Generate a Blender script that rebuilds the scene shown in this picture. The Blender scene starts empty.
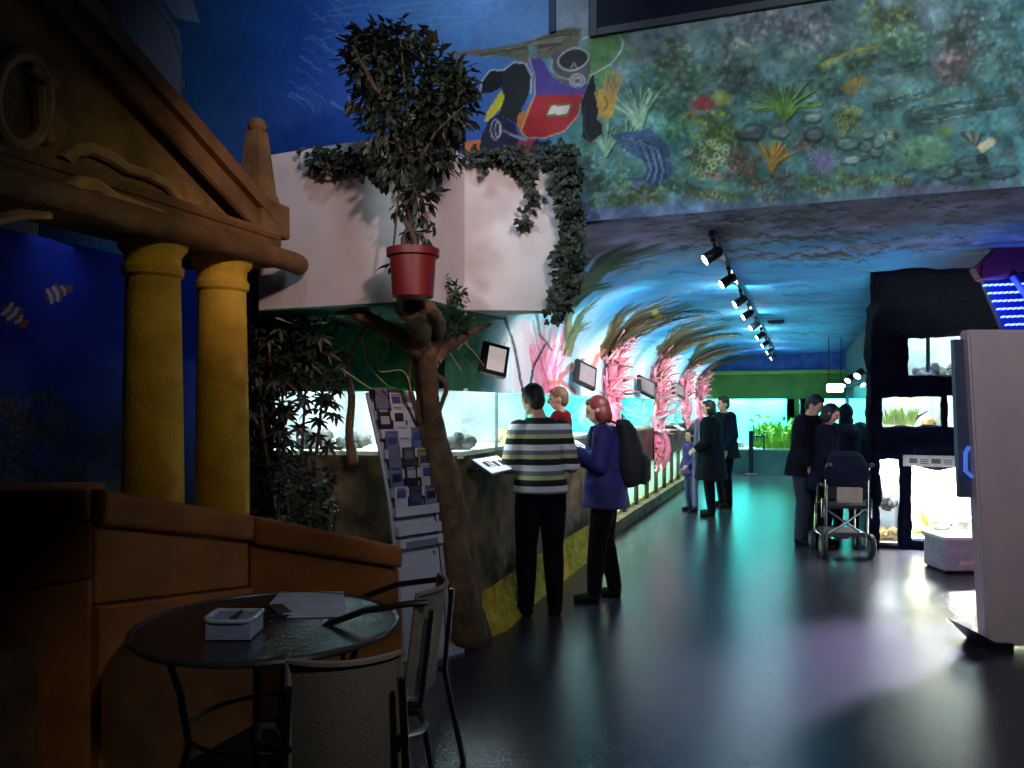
import bpy, bmesh, math, random
import numpy as np
from mathutils import Vector, Matrix, noise as mnoise

random.seed(7)
S = bpy.context.scene
COL = S.collection
# ------------------------------------------------------------------ camera, world, exposure
CY, SY = math.cos(math.radians(19.9)), math.sin(math.radians(19.9))
CAMZ, F, HY, HX = 1.62, 800.0, 405.0, 512.0          # eye height, focal length and horizon in 1024x768 pixels
cam = bpy.data.objects.new('camera', bpy.data.cameras.new('camera'))
COL.objects.link(cam)
cam.location = (0, 0, CAMZ)
cam.rotation_euler = (math.radians(90), 0, math.radians(19.9))
cam.data.sensor_width = 36
cam.data.lens = 36 * F / 1024
cam.data.shift_y = 21 / 1024
cam.data.clip_start = 0.05
S.camera = cam
S.view_settings.view_transform = 'Standard'
S.view_settings.look = 'None'
S.view_settings.gamma = 1
S.view_settings.use_curve_mapping = False
S.view_settings.exposure = 0.0
W = bpy.data.worlds.new('world')
S.world = W
W.use_nodes = True
W.node_tree.nodes['Background'].inputs[0].default_value = (0.35, 0.45, 1.0, 1)
W.node_tree.nodes['Background'].inputs[1].default_value = 0.0035


def c2w(x, d, z=0.0):
    """camera-aligned ground coordinates (right, depth) -> the hall's axes (X across the corridor, Y along it)"""
    return Vector((CY * x - SY * d, SY * x + CY * d, z))


def pix(px, py, d):
    return c2w((px - HX) / F * d, d, CAMZ + (HY - py) / F * d)


def onX(px, py, X0):
    r = (px - HX) / F
    return pix(px, py, X0 / (CY * r - SY))


def onY(px, py, Y0):
    r = (px - HX) / F
    return pix(px, py, Y0 / (SY * r + CY))


def onZ(px, py, z0):
    return pix(px, py, (z0 - CAMZ) * F / (HY - py))


def proj(P):
    """hall coordinates (N,3) -> photograph pixels"""
    x = CY * P[:, 0] + SY * P[:, 1]
    d = np.maximum(-SY * P[:, 0] + CY * P[:, 1], 0.05)
    return HX + F * x / d, HY - F * (P[:, 2] - CAMZ) / d


def light(kind, name, loc, target, energy, color=(1, 1, 1), size=0.5, size_y=None, spot=60, blend=0.4, shadow_soft=0.05, spread=None):
    l = bpy.data.lights.new(name, kind)
    l.energy = energy
    l.color = color
    if kind == 'AREA':
        l.size = size
        if size_y:
            l.shape = 'RECTANGLE'
            l.size_y = size_y
        if spread:
            l.spread = math.radians(spread)
    if kind == 'SPOT':
        l.spot_size = math.radians(spot)
        l.spot_blend = blend
        l.shadow_soft_size = shadow_soft
    if kind == 'POINT':
        l.shadow_soft_size = shadow_soft
    o = bpy.data.objects.new(name, l)
    COL.objects.link(o)
    o.location = loc
    o.rotation_euler = (Vector(target) - Vector(loc)).to_track_quat('-Z', 'Y').to_euler()
    return o


# the dim lamps of the entrance hall (behind and above the camera) and added fill lamps
L_HALL = light('AREA', 'hall_lamp', (1.2, 0.2, 4.4), (1.0, 5.0, 3.6), 46, (0.88, 0.97, 1.0), 1.2, spread=95)
L_WARM = light('SPOT', 'warm_hall_spot', (0.9, 0.9, 3.6), c2w(-0.95, 5.0, 2.75), 360, (1.0, 0.62, 0.58), spot=32, blend=0.6, shadow_soft=0.12)
L_COOL = light('SPOT', 'cool_hall_spot', (-1.9, 1.2, 3.3), c2w(0.2, 5.0, 2.75), 165, (0.78, 0.92, 1.0), spot=36, blend=0.6, shadow_soft=0.12)
L_COLUMN = light('SPOT', 'column_spot', (-0.4, 2.0, 3.2), (-3.0, 3.25, 2.05), 34, (1.0, 0.80, 0.42), spot=46, blend=1.0, shadow_soft=0.1)
L_LEDGE = light('SPOT', 'ledge_spot', (-0.7, 2.6, 3.4), c2w(-1.0, 4.7, 0.95), 9, (1.0, 0.78, 0.4), spot=34, blend=1.0, shadow_soft=0.1)
L_BLUE = light('SPOT', 'blue_wall_spot', (-1.6, 2.6, 5.3), (-2.7, 5.0, 3.9), 130, (0.55, 0.78, 1.0), spot=80, blend=0.8, shadow_soft=0.2)
L_RECESS = light('AREA', 'added_recess_fill', (-3.7, 3.7, 2.3), (-4.2, 3.6, 1.4), .55, (0.4, 0.55, 1.0), 0.3, 1.4)  # unseen blue lamp added to brighten the recess painting
L_STAND = light('SPOT', 'added_stand_fill', (0.8, 1.6, 3.5), c2w(-.55, 5.1, 1.1), 70, (0.9, 0.92, 1.0), spot=22, blend=1.0, shadow_soft=0.06)  # added lamp that brightens the leaflets on the stand
L_CAFE = light('SPOT', 'cafe_spot', (0.7, 0.9, 3.3), c2w(-0.75, 3.0, 0.7), 72, (0.86, 0.9, 1.0), spot=30, blend=0.9, shadow_soft=0.08)


# ------------------------------------------------------------------ mesh builder
class MB:
    def __init__(self):
        self.v, self.f, self.m = [], [], []
        self.cur = 0

    def add(self, verts, faces):
        o = len(self.v)
        self.v += [Vector(v) for v in verts]
        for f in faces:
            self.f.append([o + i for i in f])
            self.m.append(self.cur)
        return self

    def frombm(self, bm):
        bm.verts.index_update()
        self.add([v.co.copy() for v in bm.verts], [[v.index for v in f.verts] for f in bm.faces])
        bm.free()
        return self

    def box(self, c, s, rot=None, bevel=0.0, seg=2):
        bm = bmesh.new()
        bmesh.ops.create_cube(bm, size=1)
        for v in bm.verts:
            v.co = Vector((v.co.x * s[0], v.co.y * s[1], v.co.z * s[2]))
        if bevel:
            bmesh.ops.bevel(bm, geom=list(bm.edges), offset=bevel, segments=seg, affect='EDGES', profile=0.5)
        R = rot if rot is not None else Matrix.Identity(3)
        for v in bm.verts:
            v.co = R @ v.co + Vector(c)
        return self.frombm(bm)

    def span(self, a, b, bevel=0.0):
        a, b = Vector(a), Vector(b)
        return self.box((a + b) / 2, [abs(b[i] - a[i]) for i in range(3)], None, bevel)

    def tube(self, pts, r, n=8, caps=True, flat=1.0):
        pts = [Vector(p) for p in pts]
        if not isinstance(r, (list, tuple)):
            r = [r] * len(pts)
        vs, fs = [], []
        up = None
        for i, p in enumerate(pts):
            t = (pts[min(i + 1, len(pts) - 1)] - pts[max(i - 1, 0)])
            if t.length < 1e-9:
                t = Vector((0, 0, 1))
            t.normalize()
            if up is None:
                a = Vector((0, 0, 1)) if abs(t.z) < 0.9 else Vector((1, 0, 0))
                up = t.cross(a).normalized()
            up = (up - t * up.dot(t))
            if up.length < 1e-6:
                up = t.orthogonal()
            up.normalize()
            w = t.cross(up)
            for k in range(n):
                a = 2 * math.pi * k / n
                vs.append(p + (up * math.cos(a) + w * math.sin(a) * flat) * r[i])
        for i in range(len(pts) - 1):
            for k in range(n):
                fs.append([i * n + k, i * n + (k + 1) % n, (i + 1) * n + (k + 1) % n, (i + 1) * n + k])
        if caps:
            fs.append(list(range(n))[::-1])
            fs.append([(len(pts) - 1) * n + k for k in range(n)])
        return self.add(vs, fs)

    def rings(self, rings, n=16):
        """loft of elliptical rings (center, half-x, half-y[, rotz])"""
        vs, fs = [], []
        for rg in rings:
            c, rx, ry = Vector(rg[0]), rg[1], rg[2]
            rz = rg[3] if len(rg) > 3 else 0
            for k in range(n):
                a = 2 * math.pi * k / n
                x, y = rx * math.cos(a), ry * math.sin(a)
                vs.append(c + Vector((x * math.cos(rz) - y * math.sin(rz), x * math.sin(rz) + y * math.cos(rz), 0)))
        for i in range(len(rings) - 1):
            for k in range(n):
                fs.append([i * n + k, i * n + (k + 1) % n, (i + 1) * n + (k + 1) % n, (i + 1) * n + k])
        fs.append(list(range(n))[::-1])
        fs.append([(len(rings) - 1) * n + k for k in range(n)])
        return self.add(vs, fs)

    def lathe(self, prof, c=(0, 0, 0), n=24, cap=True):
        c = Vector(c)
        vs, fs = [], []
        for r, z in prof:
            for k in range(n):
                a = 2 * math.pi * k / n
                vs.append(c + Vector((r * math.cos(a), r * math.sin(a), z)))
        for i in range(len(prof) - 1):
            for k in range(n):
                fs.append([i * n + k, i * n + (k + 1) % n, (i + 1) * n + (k + 1) % n, (i + 1) * n + k])
        if cap:
            fs.append(list(range(n))[::-1])
            fs.append([(len(prof) - 1) * n + k for k in range(n)])
        return self.add(vs, fs)

    def ball(self, c, r, sub=2, jit=0.0, freq=3.0, rot=None, seed=0):
        bm = bmesh.new()
        bmesh.ops.create_icosphere(bm, subdivisions=sub, radius=1)
        if not isinstance(r, (list, tuple)):
            r = (r, r, r)
        c = Vector(c)
        for v in bm.verts:
            q = v.co.copy()
            k = 1 + jit * mnoise.noise(q * freq + Vector((seed * 3.1, seed * 1.7, 0)))
            q = Vector((q.x * r[0], q.y * r[1], q.z * r[2])) * k
            v.co = (rot @ q if rot is not None else q) + c
        return self.frombm(bm)

    def prism(self, poly, z0, z1):
        n = len(poly)
        vs = [Vector((p[0], p[1], z0)) for p in poly] + [Vector((p[0], p[1], z1)) for p in poly]
        fs = [list(range(n))[::-1], [n + i for i in range(n)]]
        fs += [[i, (i + 1) % n, n + (i + 1) % n, n + i] for i in range(n)]
        return self.add(vs, fs)

    def slab(self, pts, off):
        """closed polygon of 3-D points extruded by the vector off"""
        n = len(pts)
        off = Vector(off)
        vs = [Vector(p) for p in pts] + [Vector(p) + off for p in pts]
        fs = [list(range(n))[::-1], [n + i for i in range(n)]]
        fs += [[i, (i + 1) % n, n + (i + 1) % n, n + i] for i in range(n)]
        return self.add(vs, fs)

    def leaf(self, p, d, nrm, L, w, fold=0.18):
        p, d = Vector(p), Vector(d).normalized()
        s = d.cross(Vector(nrm))
        if s.length < 1e-4:
            s = d.orthogonal()
        s.normalize()
        n = s.cross(d)
        a = p + d * L * 0.0
        m1, m2, t = p + d * L * 0.35 - n * fold * w, p + d * L * 0.7 - n * fold * w, p + d * L - n * 0.1 * L
        l1, r1 = p + d * L * 0.35 + s * w * 0.5, p + d * L * 0.35 - s * w * 0.5
        l2, r2 = p + d * L * 0.7 + s * w * 0.36, p + d * L * 0.7 - s * w * 0.36
        return self.add([a, l1, m1, r1, l2, m2, r2, t],
                        [[0, 1, 2], [0, 2, 3], [1, 4, 5, 2], [2, 5, 6, 3], [4, 7, 5], [5, 7, 6]])

    def xf(self, M):
        self.v = [M @ v for v in self.v]
        return self


def curve(pts, m=5):
    """smooth path through points"""
    P = [Vector(p) for p in pts]
    out = []
    for i in range(len(P) - 1):
        p0, p1, p2, p3 = P[max(i - 1, 0)], P[i], P[i + 1], P[min(i + 2, len(P) - 1)]
        for k in range(m):
            t = k / m
            out.append(0.5 * (2 * p1 + (p2 - p0) * t + (2 * p0 - 5 * p1 + 4 * p2 - p3) * t * t + (3 * p1 - p0 - 3 * p2 + p3) * t ** 3))
    out.append(P[-1])
    return out


def rootof(o):
    while o.parent:
        o = o.parent
    return o


def O(name, mb, mats, parent=None, local=False, smooth=True, label=None, ang=40, fix=True):
    """link the builder's geometry as ONE mesh object (world coordinates unless local)"""
    me = bpy.data.meshes.new(name)
    off = Vector((0, 0, 0))
    if not local:
        if parent is not None:
            off = rootof(parent).location.copy()
        else:
            lo = [min(v[i] for v in mb.v) for i in range(3)]
            hi = [max(v[i] for v in mb.v) for i in range(3)]
            off = Vector(((lo[0] + hi[0]) / 2, (lo[1] + hi[1]) / 2, lo[2]))
    me.from_pydata([tuple(v - off) for v in mb.v], [], mb.f)
    if not isinstance(mats, (list, tuple)):
        mats = [mats]
    for m in mats:
        me.materials.append(m)
    if len(mats) > 1:
        me.polygons.foreach_set('material_index', mb.m)
    if fix:
        bm = bmesh.new()
        bm.from_mesh(me)
        bmesh.ops.recalc_face_normals(bm, faces=bm.faces)
        bm.to_mesh(me)
        bm.free()
    if smooth:
        me.polygons.foreach_set('use_smooth', [True] * len(me.polygons))
        try:
            me.set_sharp_from_angle(angle=math.radians(ang))
        except Exception:
            pass
    o = bpy.data.objects.new(name, me)
    COL.objects.link(o)
    if parent is not None:
        o.parent = parent
    elif not local:
        o.location = off
    if label:
        o['label'] = label
    return o


def thing(name, label, cat, loc=(0, 0, 0), rotz=0.0, group=None):
    o = bpy.data.objects.new(name, None)
    COL.objects.link(o)
    o.empty_display_size = 0.1
    o.location = loc
    o.rotation_euler = (0, 0, rotz)
    o['label'] = label
    o['category'] = cat
    if group:
        o['group'] = group
    return o


def tag(o, label, cat, group=None, kind=None):
    o['label'] = label
    o['category'] = cat
    if group:
        o['group'] = group
    if kind:
        o['kind'] = kind
    return o


def struct(o, label=None, cat=None):
    o['kind'] = 'structure'
    if label:
        o['label'] = label
    if cat:
        o['category'] = cat
    return o


def copy_tree(o, parent=None):
    c = o.copy()
    COL.objects.link(c)
    if parent is not None:
        c.parent = parent
    for ch in list(o.children):
        copy_tree(ch, c)
    return c


def bake(o):
    """replace an object's mesh with its modified mesh"""
    bpy.context.view_layer.update()
    dg = bpy.context.evaluated_depsgraph_get()
    me = bpy.data.meshes.new_from_object(o.evaluated_get(dg))
    old = o.data
    o.modifiers.clear()
    o.data = me
    me.name = o.name
    bpy.data.meshes.remove(old)
    me.polygons.foreach_set('use_smooth', [True] * len(me.polygons))
    return o


def remesh(o, voxel, smooth=4):
    m = o.modifiers.new('remesh', 'REMESH')
    m.mode = 'VOXEL'
    m.voxel_size = voxel
    m.use_smooth_shade = True
    s = o.modifiers.new('smooth', 'SMOOTH')
    s.factor = 0.5
    s.iterations = smooth
    return bake(o)


# ------------------------------------------------------------------ materials
def lin(c):
    return tuple((x / 12.92 if x <= 0.04045 else ((x + 0.055) / 1.055) ** 2.4) for x in c)


def rgb(r, g, b):
    return lin((r / 255, g / 255, b / 255))


def mat(name, c, rough=0.6, metal=0.0, c2=None, scale=12.0, bump=0.0, bscale=None, spec=0.5, detail=4.0, emit=None, estr=0.0):
    m = bpy.data.materials.new(name)
    m.use_nodes = True
    nt = m.node_tree
    b = nt.nodes['Principled BSDF']
    b.inputs['Base Color'].default_value = (*c, 1)
    b.inputs['Roughness'].default_value = rough
    b.inputs['Metallic'].default_value = metal
    b.inputs['Specular IOR Level'].default_value = spec
    tc = nt.nodes.new('ShaderNodeTexCoord')
    if c2 is None:
        c2 = tuple(x * 0.78 for x in c)
    n = nt.nodes.new('ShaderNodeTexNoise')
    n.inputs['Scale'].default_value = scale
    n.inputs['Detail'].default_value = detail
    nt.links.new(tc.outputs['Object'], n.inputs['Vector'])
    r = nt.nodes.new('ShaderNodeValToRGB')
    r.color_ramp.elements[0].position = 0.35
    r.color_ramp.elements[1].position = 0.65
    r.color_ramp.elements[0].color = (*c2, 1)
    r.color_ramp.elements[1].color = (*c, 1)
    nt.links.new(n.outputs['Fac'], r.inputs['Fac'])
    nt.links.new(r.outputs['Color'], b.inputs['Base Color'])
    if bump:
        n2 = nt.nodes.new('ShaderNodeTexNoise')
        n2.inputs['Scale'].default_value = bscale or scale * 3
        n2.inputs['Detail'].default_value = 5
        nt.links.new(tc.outputs['Object'], n2.inputs['Vector'])
        bp = nt.nodes.new('ShaderNodeBump')
        bp.inputs['Strength'].default_value = bump
        bp.inputs['Distance'].default_value = 0.02
        nt.links.new(n2.outputs['Fac'], bp.inputs['Height'])
        nt.links.new(bp.outputs['Normal'], b.inputs['Normal'])
    if emit:
        b.inputs['Emission Color'].default_value = (*emit, 1)
        b.inputs['Emission Strength'].default_value = estr
    return m


def glass(name, tint=(0.95, 1, 1), refl=0.12):
    m = bpy.data.materials.new(name)
    m.use_nodes = True
    nt = m.node_tree
    nt.nodes.clear()
    out = nt.nodes.new('ShaderNodeOutputMaterial')
    mix = nt.nodes.new('ShaderNodeMixShader')
    tr = nt.nodes.new('ShaderNodeBsdfTransparent')
    tr.inputs[0].default_value = (*tint, 1)
    gl = nt.nodes.new('ShaderNodeBsdfGlossy')
    gl.inputs['Roughness'].default_value = 0.03
    lw = nt.nodes.new('ShaderNodeLayerWeight')
    lw.inputs['Blend'].default_value = 0.5
    pw_ = nt.nodes.new('ShaderNodeMath')
    pw_.operation = 'POWER'
    pw_.inputs[1].default_value = 5.0
    ad_ = nt.nodes.new('ShaderNodeMath')
    ad_.operation = 'MULTIPLY_ADD'
    ad_.inputs[1].default_value = 0.8 * refl / 0.12
    ad_.inputs[2].default_value = 0.02
    ad_.use_clamp = True
    nt.links.new(lw.outputs['Facing'], pw_.inputs[0])
    nt.links.new(pw_.outputs[0], ad_.inputs[0])
    nt.links.new(ad_.outputs[0], mix.inputs[0])
    nt.links.new(tr.outputs[0], mix.inputs[1])
    nt.links.new(gl.outputs[0], mix.inputs[2])
    nt.links.new(mix.outputs[0], out.inputs[0])
    return m


def paintmat(name, rough=0.8, bump=0.15, spec=0.3):
    """a painted surface: the painting is the colour attribute 'paint'"""
    m = bpy.data.materials.new(name)
    m.use_nodes = True
    nt = m.node_tree
    b = nt.nodes['Principled BSDF']
    a = nt.nodes.new('ShaderNodeAttribute')
    a.attribute_name = 'paint'
    nt.links.new(a.outputs['Color'], b.inputs['Base Color'])
    b.inputs['Roughness'].default_value = rough
    b.inputs['Specular IOR Level'].default_value = spec
    tc = nt.nodes.new('ShaderNodeTexCoord')
    n2 = nt.nodes.new('ShaderNodeTexNoise')
    n2.inputs['Scale'].default_value = 30
    n2.inputs['Detail'].default_value = 5
    nt.links.new(tc.outputs['Object'], n2.inputs['Vector'])
    bp = nt.nodes.new('ShaderNodeBump')
    bp.inputs['Strength'].default_value = bump
    bp.inputs['Distance'].default_value = 0.02
    nt.links.new(n2.outputs['Fac'], bp.inputs['Height'])
    nt.links.new(bp.outputs['Normal'], b.inputs['Normal'])
    return m


# ------------------------------------------------------------------ painter for the murals
def vnoise(x, y, seed=0):
    rs = np.random.RandomState(seed)
    g = rs.rand(64, 64)
    xi, yi = np.floor(x).astype(int), np.floor(y).astype(int)
    fx, fy = x - xi, y - yi
    fx, fy = fx * fx * (3 - 2 * fx), fy * fy * (3 - 2 * fy)
    a, b = g[xi % 64, yi % 64], g[(xi + 1) % 64, yi % 64]
    c, d = g[xi % 64, (yi + 1) % 64], g[(xi + 1) % 64, (yi + 1) % 64]
    return (a * (1 - fx) + b * fx) * (1 - fy) + (c * (1 - fx) + d * fx) * fy


def fbm(x, y, seed=0, o=4):
    s, a, t = 0, 0.5, 0
    for k in range(o):
        s = s + a * vnoise(x * 2 ** k, y * 2 ** k, seed + k)
        t += a
        a *= 0.5
    return s / t


class Canvas:
    """a painting laid on a grid of wall points; colours are sRGB 0-255, places are photograph pixels"""

    def __init__(self, P, nu, nv):
        self.P, self.nu, self.nv = P, nu, nv
        self.x, self.y = proj(P)
        self.c = np.zeros((len(P), 3)) + 128
        self.w = fbm(self.x / 7, self.y / 7, 3) - 0.5
        self.w2 = fbm(self.x / 7, self.y / 7, 33) - 0.5

    def sel(self, x0, y0, x1, y1):
        return np.nonzero((self.x > x0) & (self.x < x1) & (self.y > y0) & (self.y < y1))[0]

    def mixin(self, i, col, a):
        self.c[i] += (np.array(col, float) - self.c[i]) * np.clip(a, 0, 1)[:, None]

    def wash(self, fn):
        self.c = fn(self.x, self.y, self.c)

    def blob(self, cx, cy, rx, ry, col, a=1.0, ang=0.0, soft=0.4, rough=0.5):
        m = max(rx, ry) * 1.5
        i = self.sel(cx - m, cy - m, cx + m, cy + m)
        if not len(i):
            return
        dx, dy = self.x[i] - cx, self.y[i] - cy
        ca, sa = math.cos(ang), math.sin(ang)
        u, v = (dx * ca + dy * sa) / rx, (-dx * sa + dy * ca) / ry
        d = np.sqrt(u * u + v * v) + self.w[i] * rough
        self.mixin(i, col, a * np.clip((1 - d) / soft, 0, 1))

    def stroke(self, pts, w0, w1, col, a=1.0, wob=0.0, soft=0.8):
        p = np.array(pts, float)
        m = max(w0, w1) + 3
        i = self.sel(p[:, 0].min() - m, p[:, 1].min() - m, p[:, 0].max() + m, p[:, 1].max() + m)
        if not len(i):
            return
        x, y = self.x[i] + self.w[i] * wob, self.y[i] + self.w2[i] * wob
        best = np.full(len(i), 1e9)
        wd = np.full(len(i), w0, float)
        n = len(p) - 1
        for k in range(n):
            ax, ay = p[k]
            bx, by = p[k + 1]
            L2 = (bx - ax) ** 2 + (by - ay) ** 2 + 1e-9
            t = np.clip(((x - ax) * (bx - ax) + (y - ay) * (by - ay)) / L2, 0, 1)
            d = np.hypot(x - ax - t * (bx - ax), y - ay - t * (by - ay))
            u = d < best
            best = np.where(u, d, best)
            wd = np.where(u, w0 + (w1 - w0) * (k + t) / n, wd)
        self.mixin(i, col, a * np.clip((wd / 2 - best) / soft + 0.5, 0, 1))

    def poly(self, pts, col, a=1.0):
        p = np.array(pts, float)
        i = self.sel(p[:, 0].min(), p[:, 1].min(), p[:, 0].max(), p[:, 1].max())
        if not len(i):
            return
        x, y = self.x[i], self.y[i]
        ins = np.zeros(len(i), bool)
        n = len(p)
        for k in range(n):
            x0, y0 = p[k]
            x1, y1 = p[(k + 1) % n]
            c = ((y0 > y) != (y1 > y)) & (x < (x1 - x0) * (y - y0) / (y1 - y0 + 1e-12) + x0)
            ins ^= c
        self.mixin(i, col, a * ins.astype(float))

    # ---- painted growths
    def fan(self, bx, by, h, spread, col, n=16, w=1.6, lean=0.0, dark=None, rnd=random):
        for k in range(n):
            a = lean + spread * (k / (n - 1) - 0.5) + rnd.uniform(-.08, .08)
            L = h * rnd.uniform(.7, 1.05)
            x1, y1 = bx + math.sin(a) * L, by - math.cos(a) * L
            xm, ym = bx + math.sin(a * .6) * L * .5, by - math.cos(a * .6) * L * .5
            j = rnd.uniform(.75, 1.2)
            cc = tuple(min(255, q * j) for q in col)
            if dark:
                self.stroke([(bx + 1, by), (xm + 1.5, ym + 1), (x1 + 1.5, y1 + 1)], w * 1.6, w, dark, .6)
            self.stroke([(bx, by), (xm, ym), (x1, y1)], w, w * .7, cc, .85)

    def puff(self, cx, cy, rx, ry, col, n=40, r=3.0, dark=0.55, rnd=random):
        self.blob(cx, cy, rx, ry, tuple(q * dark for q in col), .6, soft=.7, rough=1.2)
        for k in range(n):
            a, q = rnd.uniform(0, 6.28), math.sqrt(rnd.random())
            x, y = cx + math.cos(a) * q * rx, cy + math.sin(a) * q * ry
            j = rnd.uniform(.55, 1.3)
            self.blob(x, y, r * rnd.uniform(.5, 1.2), r * rnd.uniform(.5, 1.2), tuple(min(255, v * j) for v in col), .75, soft=.8, rough=.8)

    def lattice(self, cx, cy, rx, ry, col, n=22, r=3.2, rnd=random):
        self.blob(cx, cy, rx, ry, tuple(q * .4 for q in col), .6, soft=.6)
        for k in range(n):
            a, q = rnd.uniform(0, 6.28), math.sqrt(rnd.random())
            x, y = cx + math.cos(a) * q * rx, cy + math.sin(a) * q * ry
            rr = r * rnd.uniform(.7, 1.1)
            ring = [(x + rr * math.cos(t * 1.05), y + rr * math.sin(t * 1.05)) for t in range(7)]
            self.stroke(ring, 1.2, 1.2, col, .85)

    def rock(self, cx, cy, rx, ry, col, ang=0.0):
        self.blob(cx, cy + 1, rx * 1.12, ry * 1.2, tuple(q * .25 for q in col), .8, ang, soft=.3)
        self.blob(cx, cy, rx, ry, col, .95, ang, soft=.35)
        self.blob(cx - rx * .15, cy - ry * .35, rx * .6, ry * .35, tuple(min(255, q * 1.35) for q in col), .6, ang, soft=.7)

    def build(self, name, m, extra_faces=None):
        nu, nv = self.nu, self.nv
        me = bpy.data.meshes.new(name)
        idx = np.arange(nu * nv).reshape(nu, nv)
        q = np.stack([idx[:-1, :-1], idx[1:, :-1], idx[1:, 1:], idx[:-1, 1:]], -1).reshape(-1, 4)
        me.vertices.add(len(self.P))
        me.vertices.foreach_set('co', self.P.astype(np.float32).ravel())
        me.loops.add(len(q) * 4)
        me.loops.foreach_set('vertex_index', q.astype(np.int32).ravel())
        me.polygons.add(len(q))
        me.polygons.foreach_set('loop_start', np.arange(0, len(q) * 4, 4, dtype=np.int32))
        me.polygons.foreach_set('loop_total', np.full(len(q), 4, np.int32))
        me.update(calc_edges=True)
        at = me.color_attributes.new('paint', 'FLOAT_COLOR', 'POINT')
        s = np.clip(self.c / 255, 0, 1)
        l = np.where(s <= 0.04045, s / 12.92, ((s + 0.055) / 1.055) ** 2.4)
        at.data.foreach_set('color', np.concatenate([l, np.ones((len(l), 1))], 1).astype(np.float32).ravel())
        me.polygons.foreach_set('use_smooth', [True] * len(me.polygons))
        me.materials.append(m)
        me.validate()
        o = bpy.data.objects.new(name, me)
        COL.objects.link(o)
        return o

# ------------------------------------------------------------------ shared materials
M_FLOOR = mat('dark_stone_floor', rgb(54, 51, 64), 0.22, c2=rgb(40, 38, 48), scale=60, bump=0.12, bscale=70, spec=0.42)
M_WHITE = mat('white_plaster', rgb(214, 208, 208), 0.8, c2=rgb(204, 198, 198), scale=5, bump=0.05)
M_DARK = mat('black_metal', (0.012, 0.012, 0.014), 0.4, 0.3)
M_BLACK = mat('black_plastic', (0.01, 0.01, 0.011), 0.45)
M_CHROME = mat('chrome', (0.7, 0.7, 0.72), 0.18, 1.0)
M_GOLD = mat('golden_sandstone', rgb(150, 120, 66), 0.85, c2=rgb(112, 88, 48), scale=7, bump=0.5, bscale=40)
M_GOLDD = mat('brown_sandstone', rgb(128, 96, 56), 0.85, c2=rgb(96, 68, 36), scale=5, bump=0.5, bscale=30)
M_RELIEF = mat('pale_sandstone', rgb(178, 150, 92), 0.85, c2=rgb(150, 120, 70), scale=9, bump=0.4, bscale=40)
M_TERRA = mat('terracotta_wall', rgb(168, 98, 26), 0.8, c2=rgb(138, 76, 18), scale=3, bump=0.2, bscale=20)
M_ROCK = mat('brown_rock', rgb(124, 104, 72), 0.85, c2=rgb(66, 56, 42), scale=5, bump=0.8, bscale=14)
M_DROCK = mat('blue_black_rock', rgb(14, 18, 38), 0.97, c2=rgb(8, 10, 24), scale=4, bump=0.8, bscale=10, spec=.05)
M_MOSS = mat('yellow_moss', rgb(200, 178, 44), 0.9, c2=rgb(156, 136, 34), scale=16, bump=0.8, bscale=30)
M_SAND = mat('white_sand', rgb(225, 222, 205), 0.9, c2=rgb(200, 196, 176), scale=40, bump=0.4)
M_GLASS = glass('tank_glass')
M_WATER = glass('water', (0.93, 1, 1), 0.3)
M_PAINT = paintmat('mural_paint')
M_BARK = mat('bark', rgb(112, 88, 60), 0.9, c2=rgb(70, 54, 40), scale=8, bump=0.9, bscale=18)
M_VINE = mat('pale_vine', rgb(150, 150, 104), 0.8)
M_LEAF = mat('dark_leaf', rgb(46, 54, 36), 0.5, c2=rgb(26, 32, 24), scale=9)
M_LEAF2 = mat('ivy_leaf', rgb(44, 54, 36), 0.5, c2=rgb(26, 34, 24), scale=9)
M_PALMLEAF = mat('green_leaf', rgb(66, 100, 40), 0.5, c2=rgb(40, 70, 28), scale=7)
M_GREYLEAF = mat('grey_leaf', rgb(92, 96, 90), 0.9, c2=rgb(62, 68, 62), scale=9, spec=.2)
M_STEM = mat('woody_stem', rgb(70, 54, 40), 0.8, bump=0.4)
M_PINK = mat('pink_coral', rgb(244, 156, 174), 0.75, c2=rgb(220, 112, 138), scale=9, bump=0.6, bscale=20)
M_PALEPINK = mat('pale_coral', rgb(236, 196, 196), 0.75, c2=rgb(214, 160, 164), scale=9, bump=0.6, bscale=20)
M_FROND = mat('brown_frond', rgb(84, 76, 44), 0.7, c2=rgb(52, 56, 34), scale=6)

# ------------------------------------------------------------------ the setting
XW, ZG0, ZG1, ZC = -2.3, 1.25, 1.72, 2.8          # tank front, its sill and top, the ceiling
YB = 19.5                                        # far wall
fl = O('floor', MB().span((-7, -4, -0.2), (8, 21, 0)), M_FLOOR, smooth=False)
struct(fl, 'dark speckled stone floor reflecting the aquarium light', 'floor')

# -- upper mural wall across the hall (Y = 5)
YM = 5.0
us = np.linspace(40, 1240, 920)
zs = np.linspace(ZC, 5.05, 250)
r = (us - HX) / F
t = YM / (SY * r + CY)
Xs = (CY * r - SY) * t
Pm = np.stack([np.repeat(Xs, len(zs)), np.full(len(Xs) * len(zs), YM), np.tile(zs, len(Xs))], 1)
cv = Canvas(Pm, len(Xs), len(zs))
rn = random.Random(3)


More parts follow.
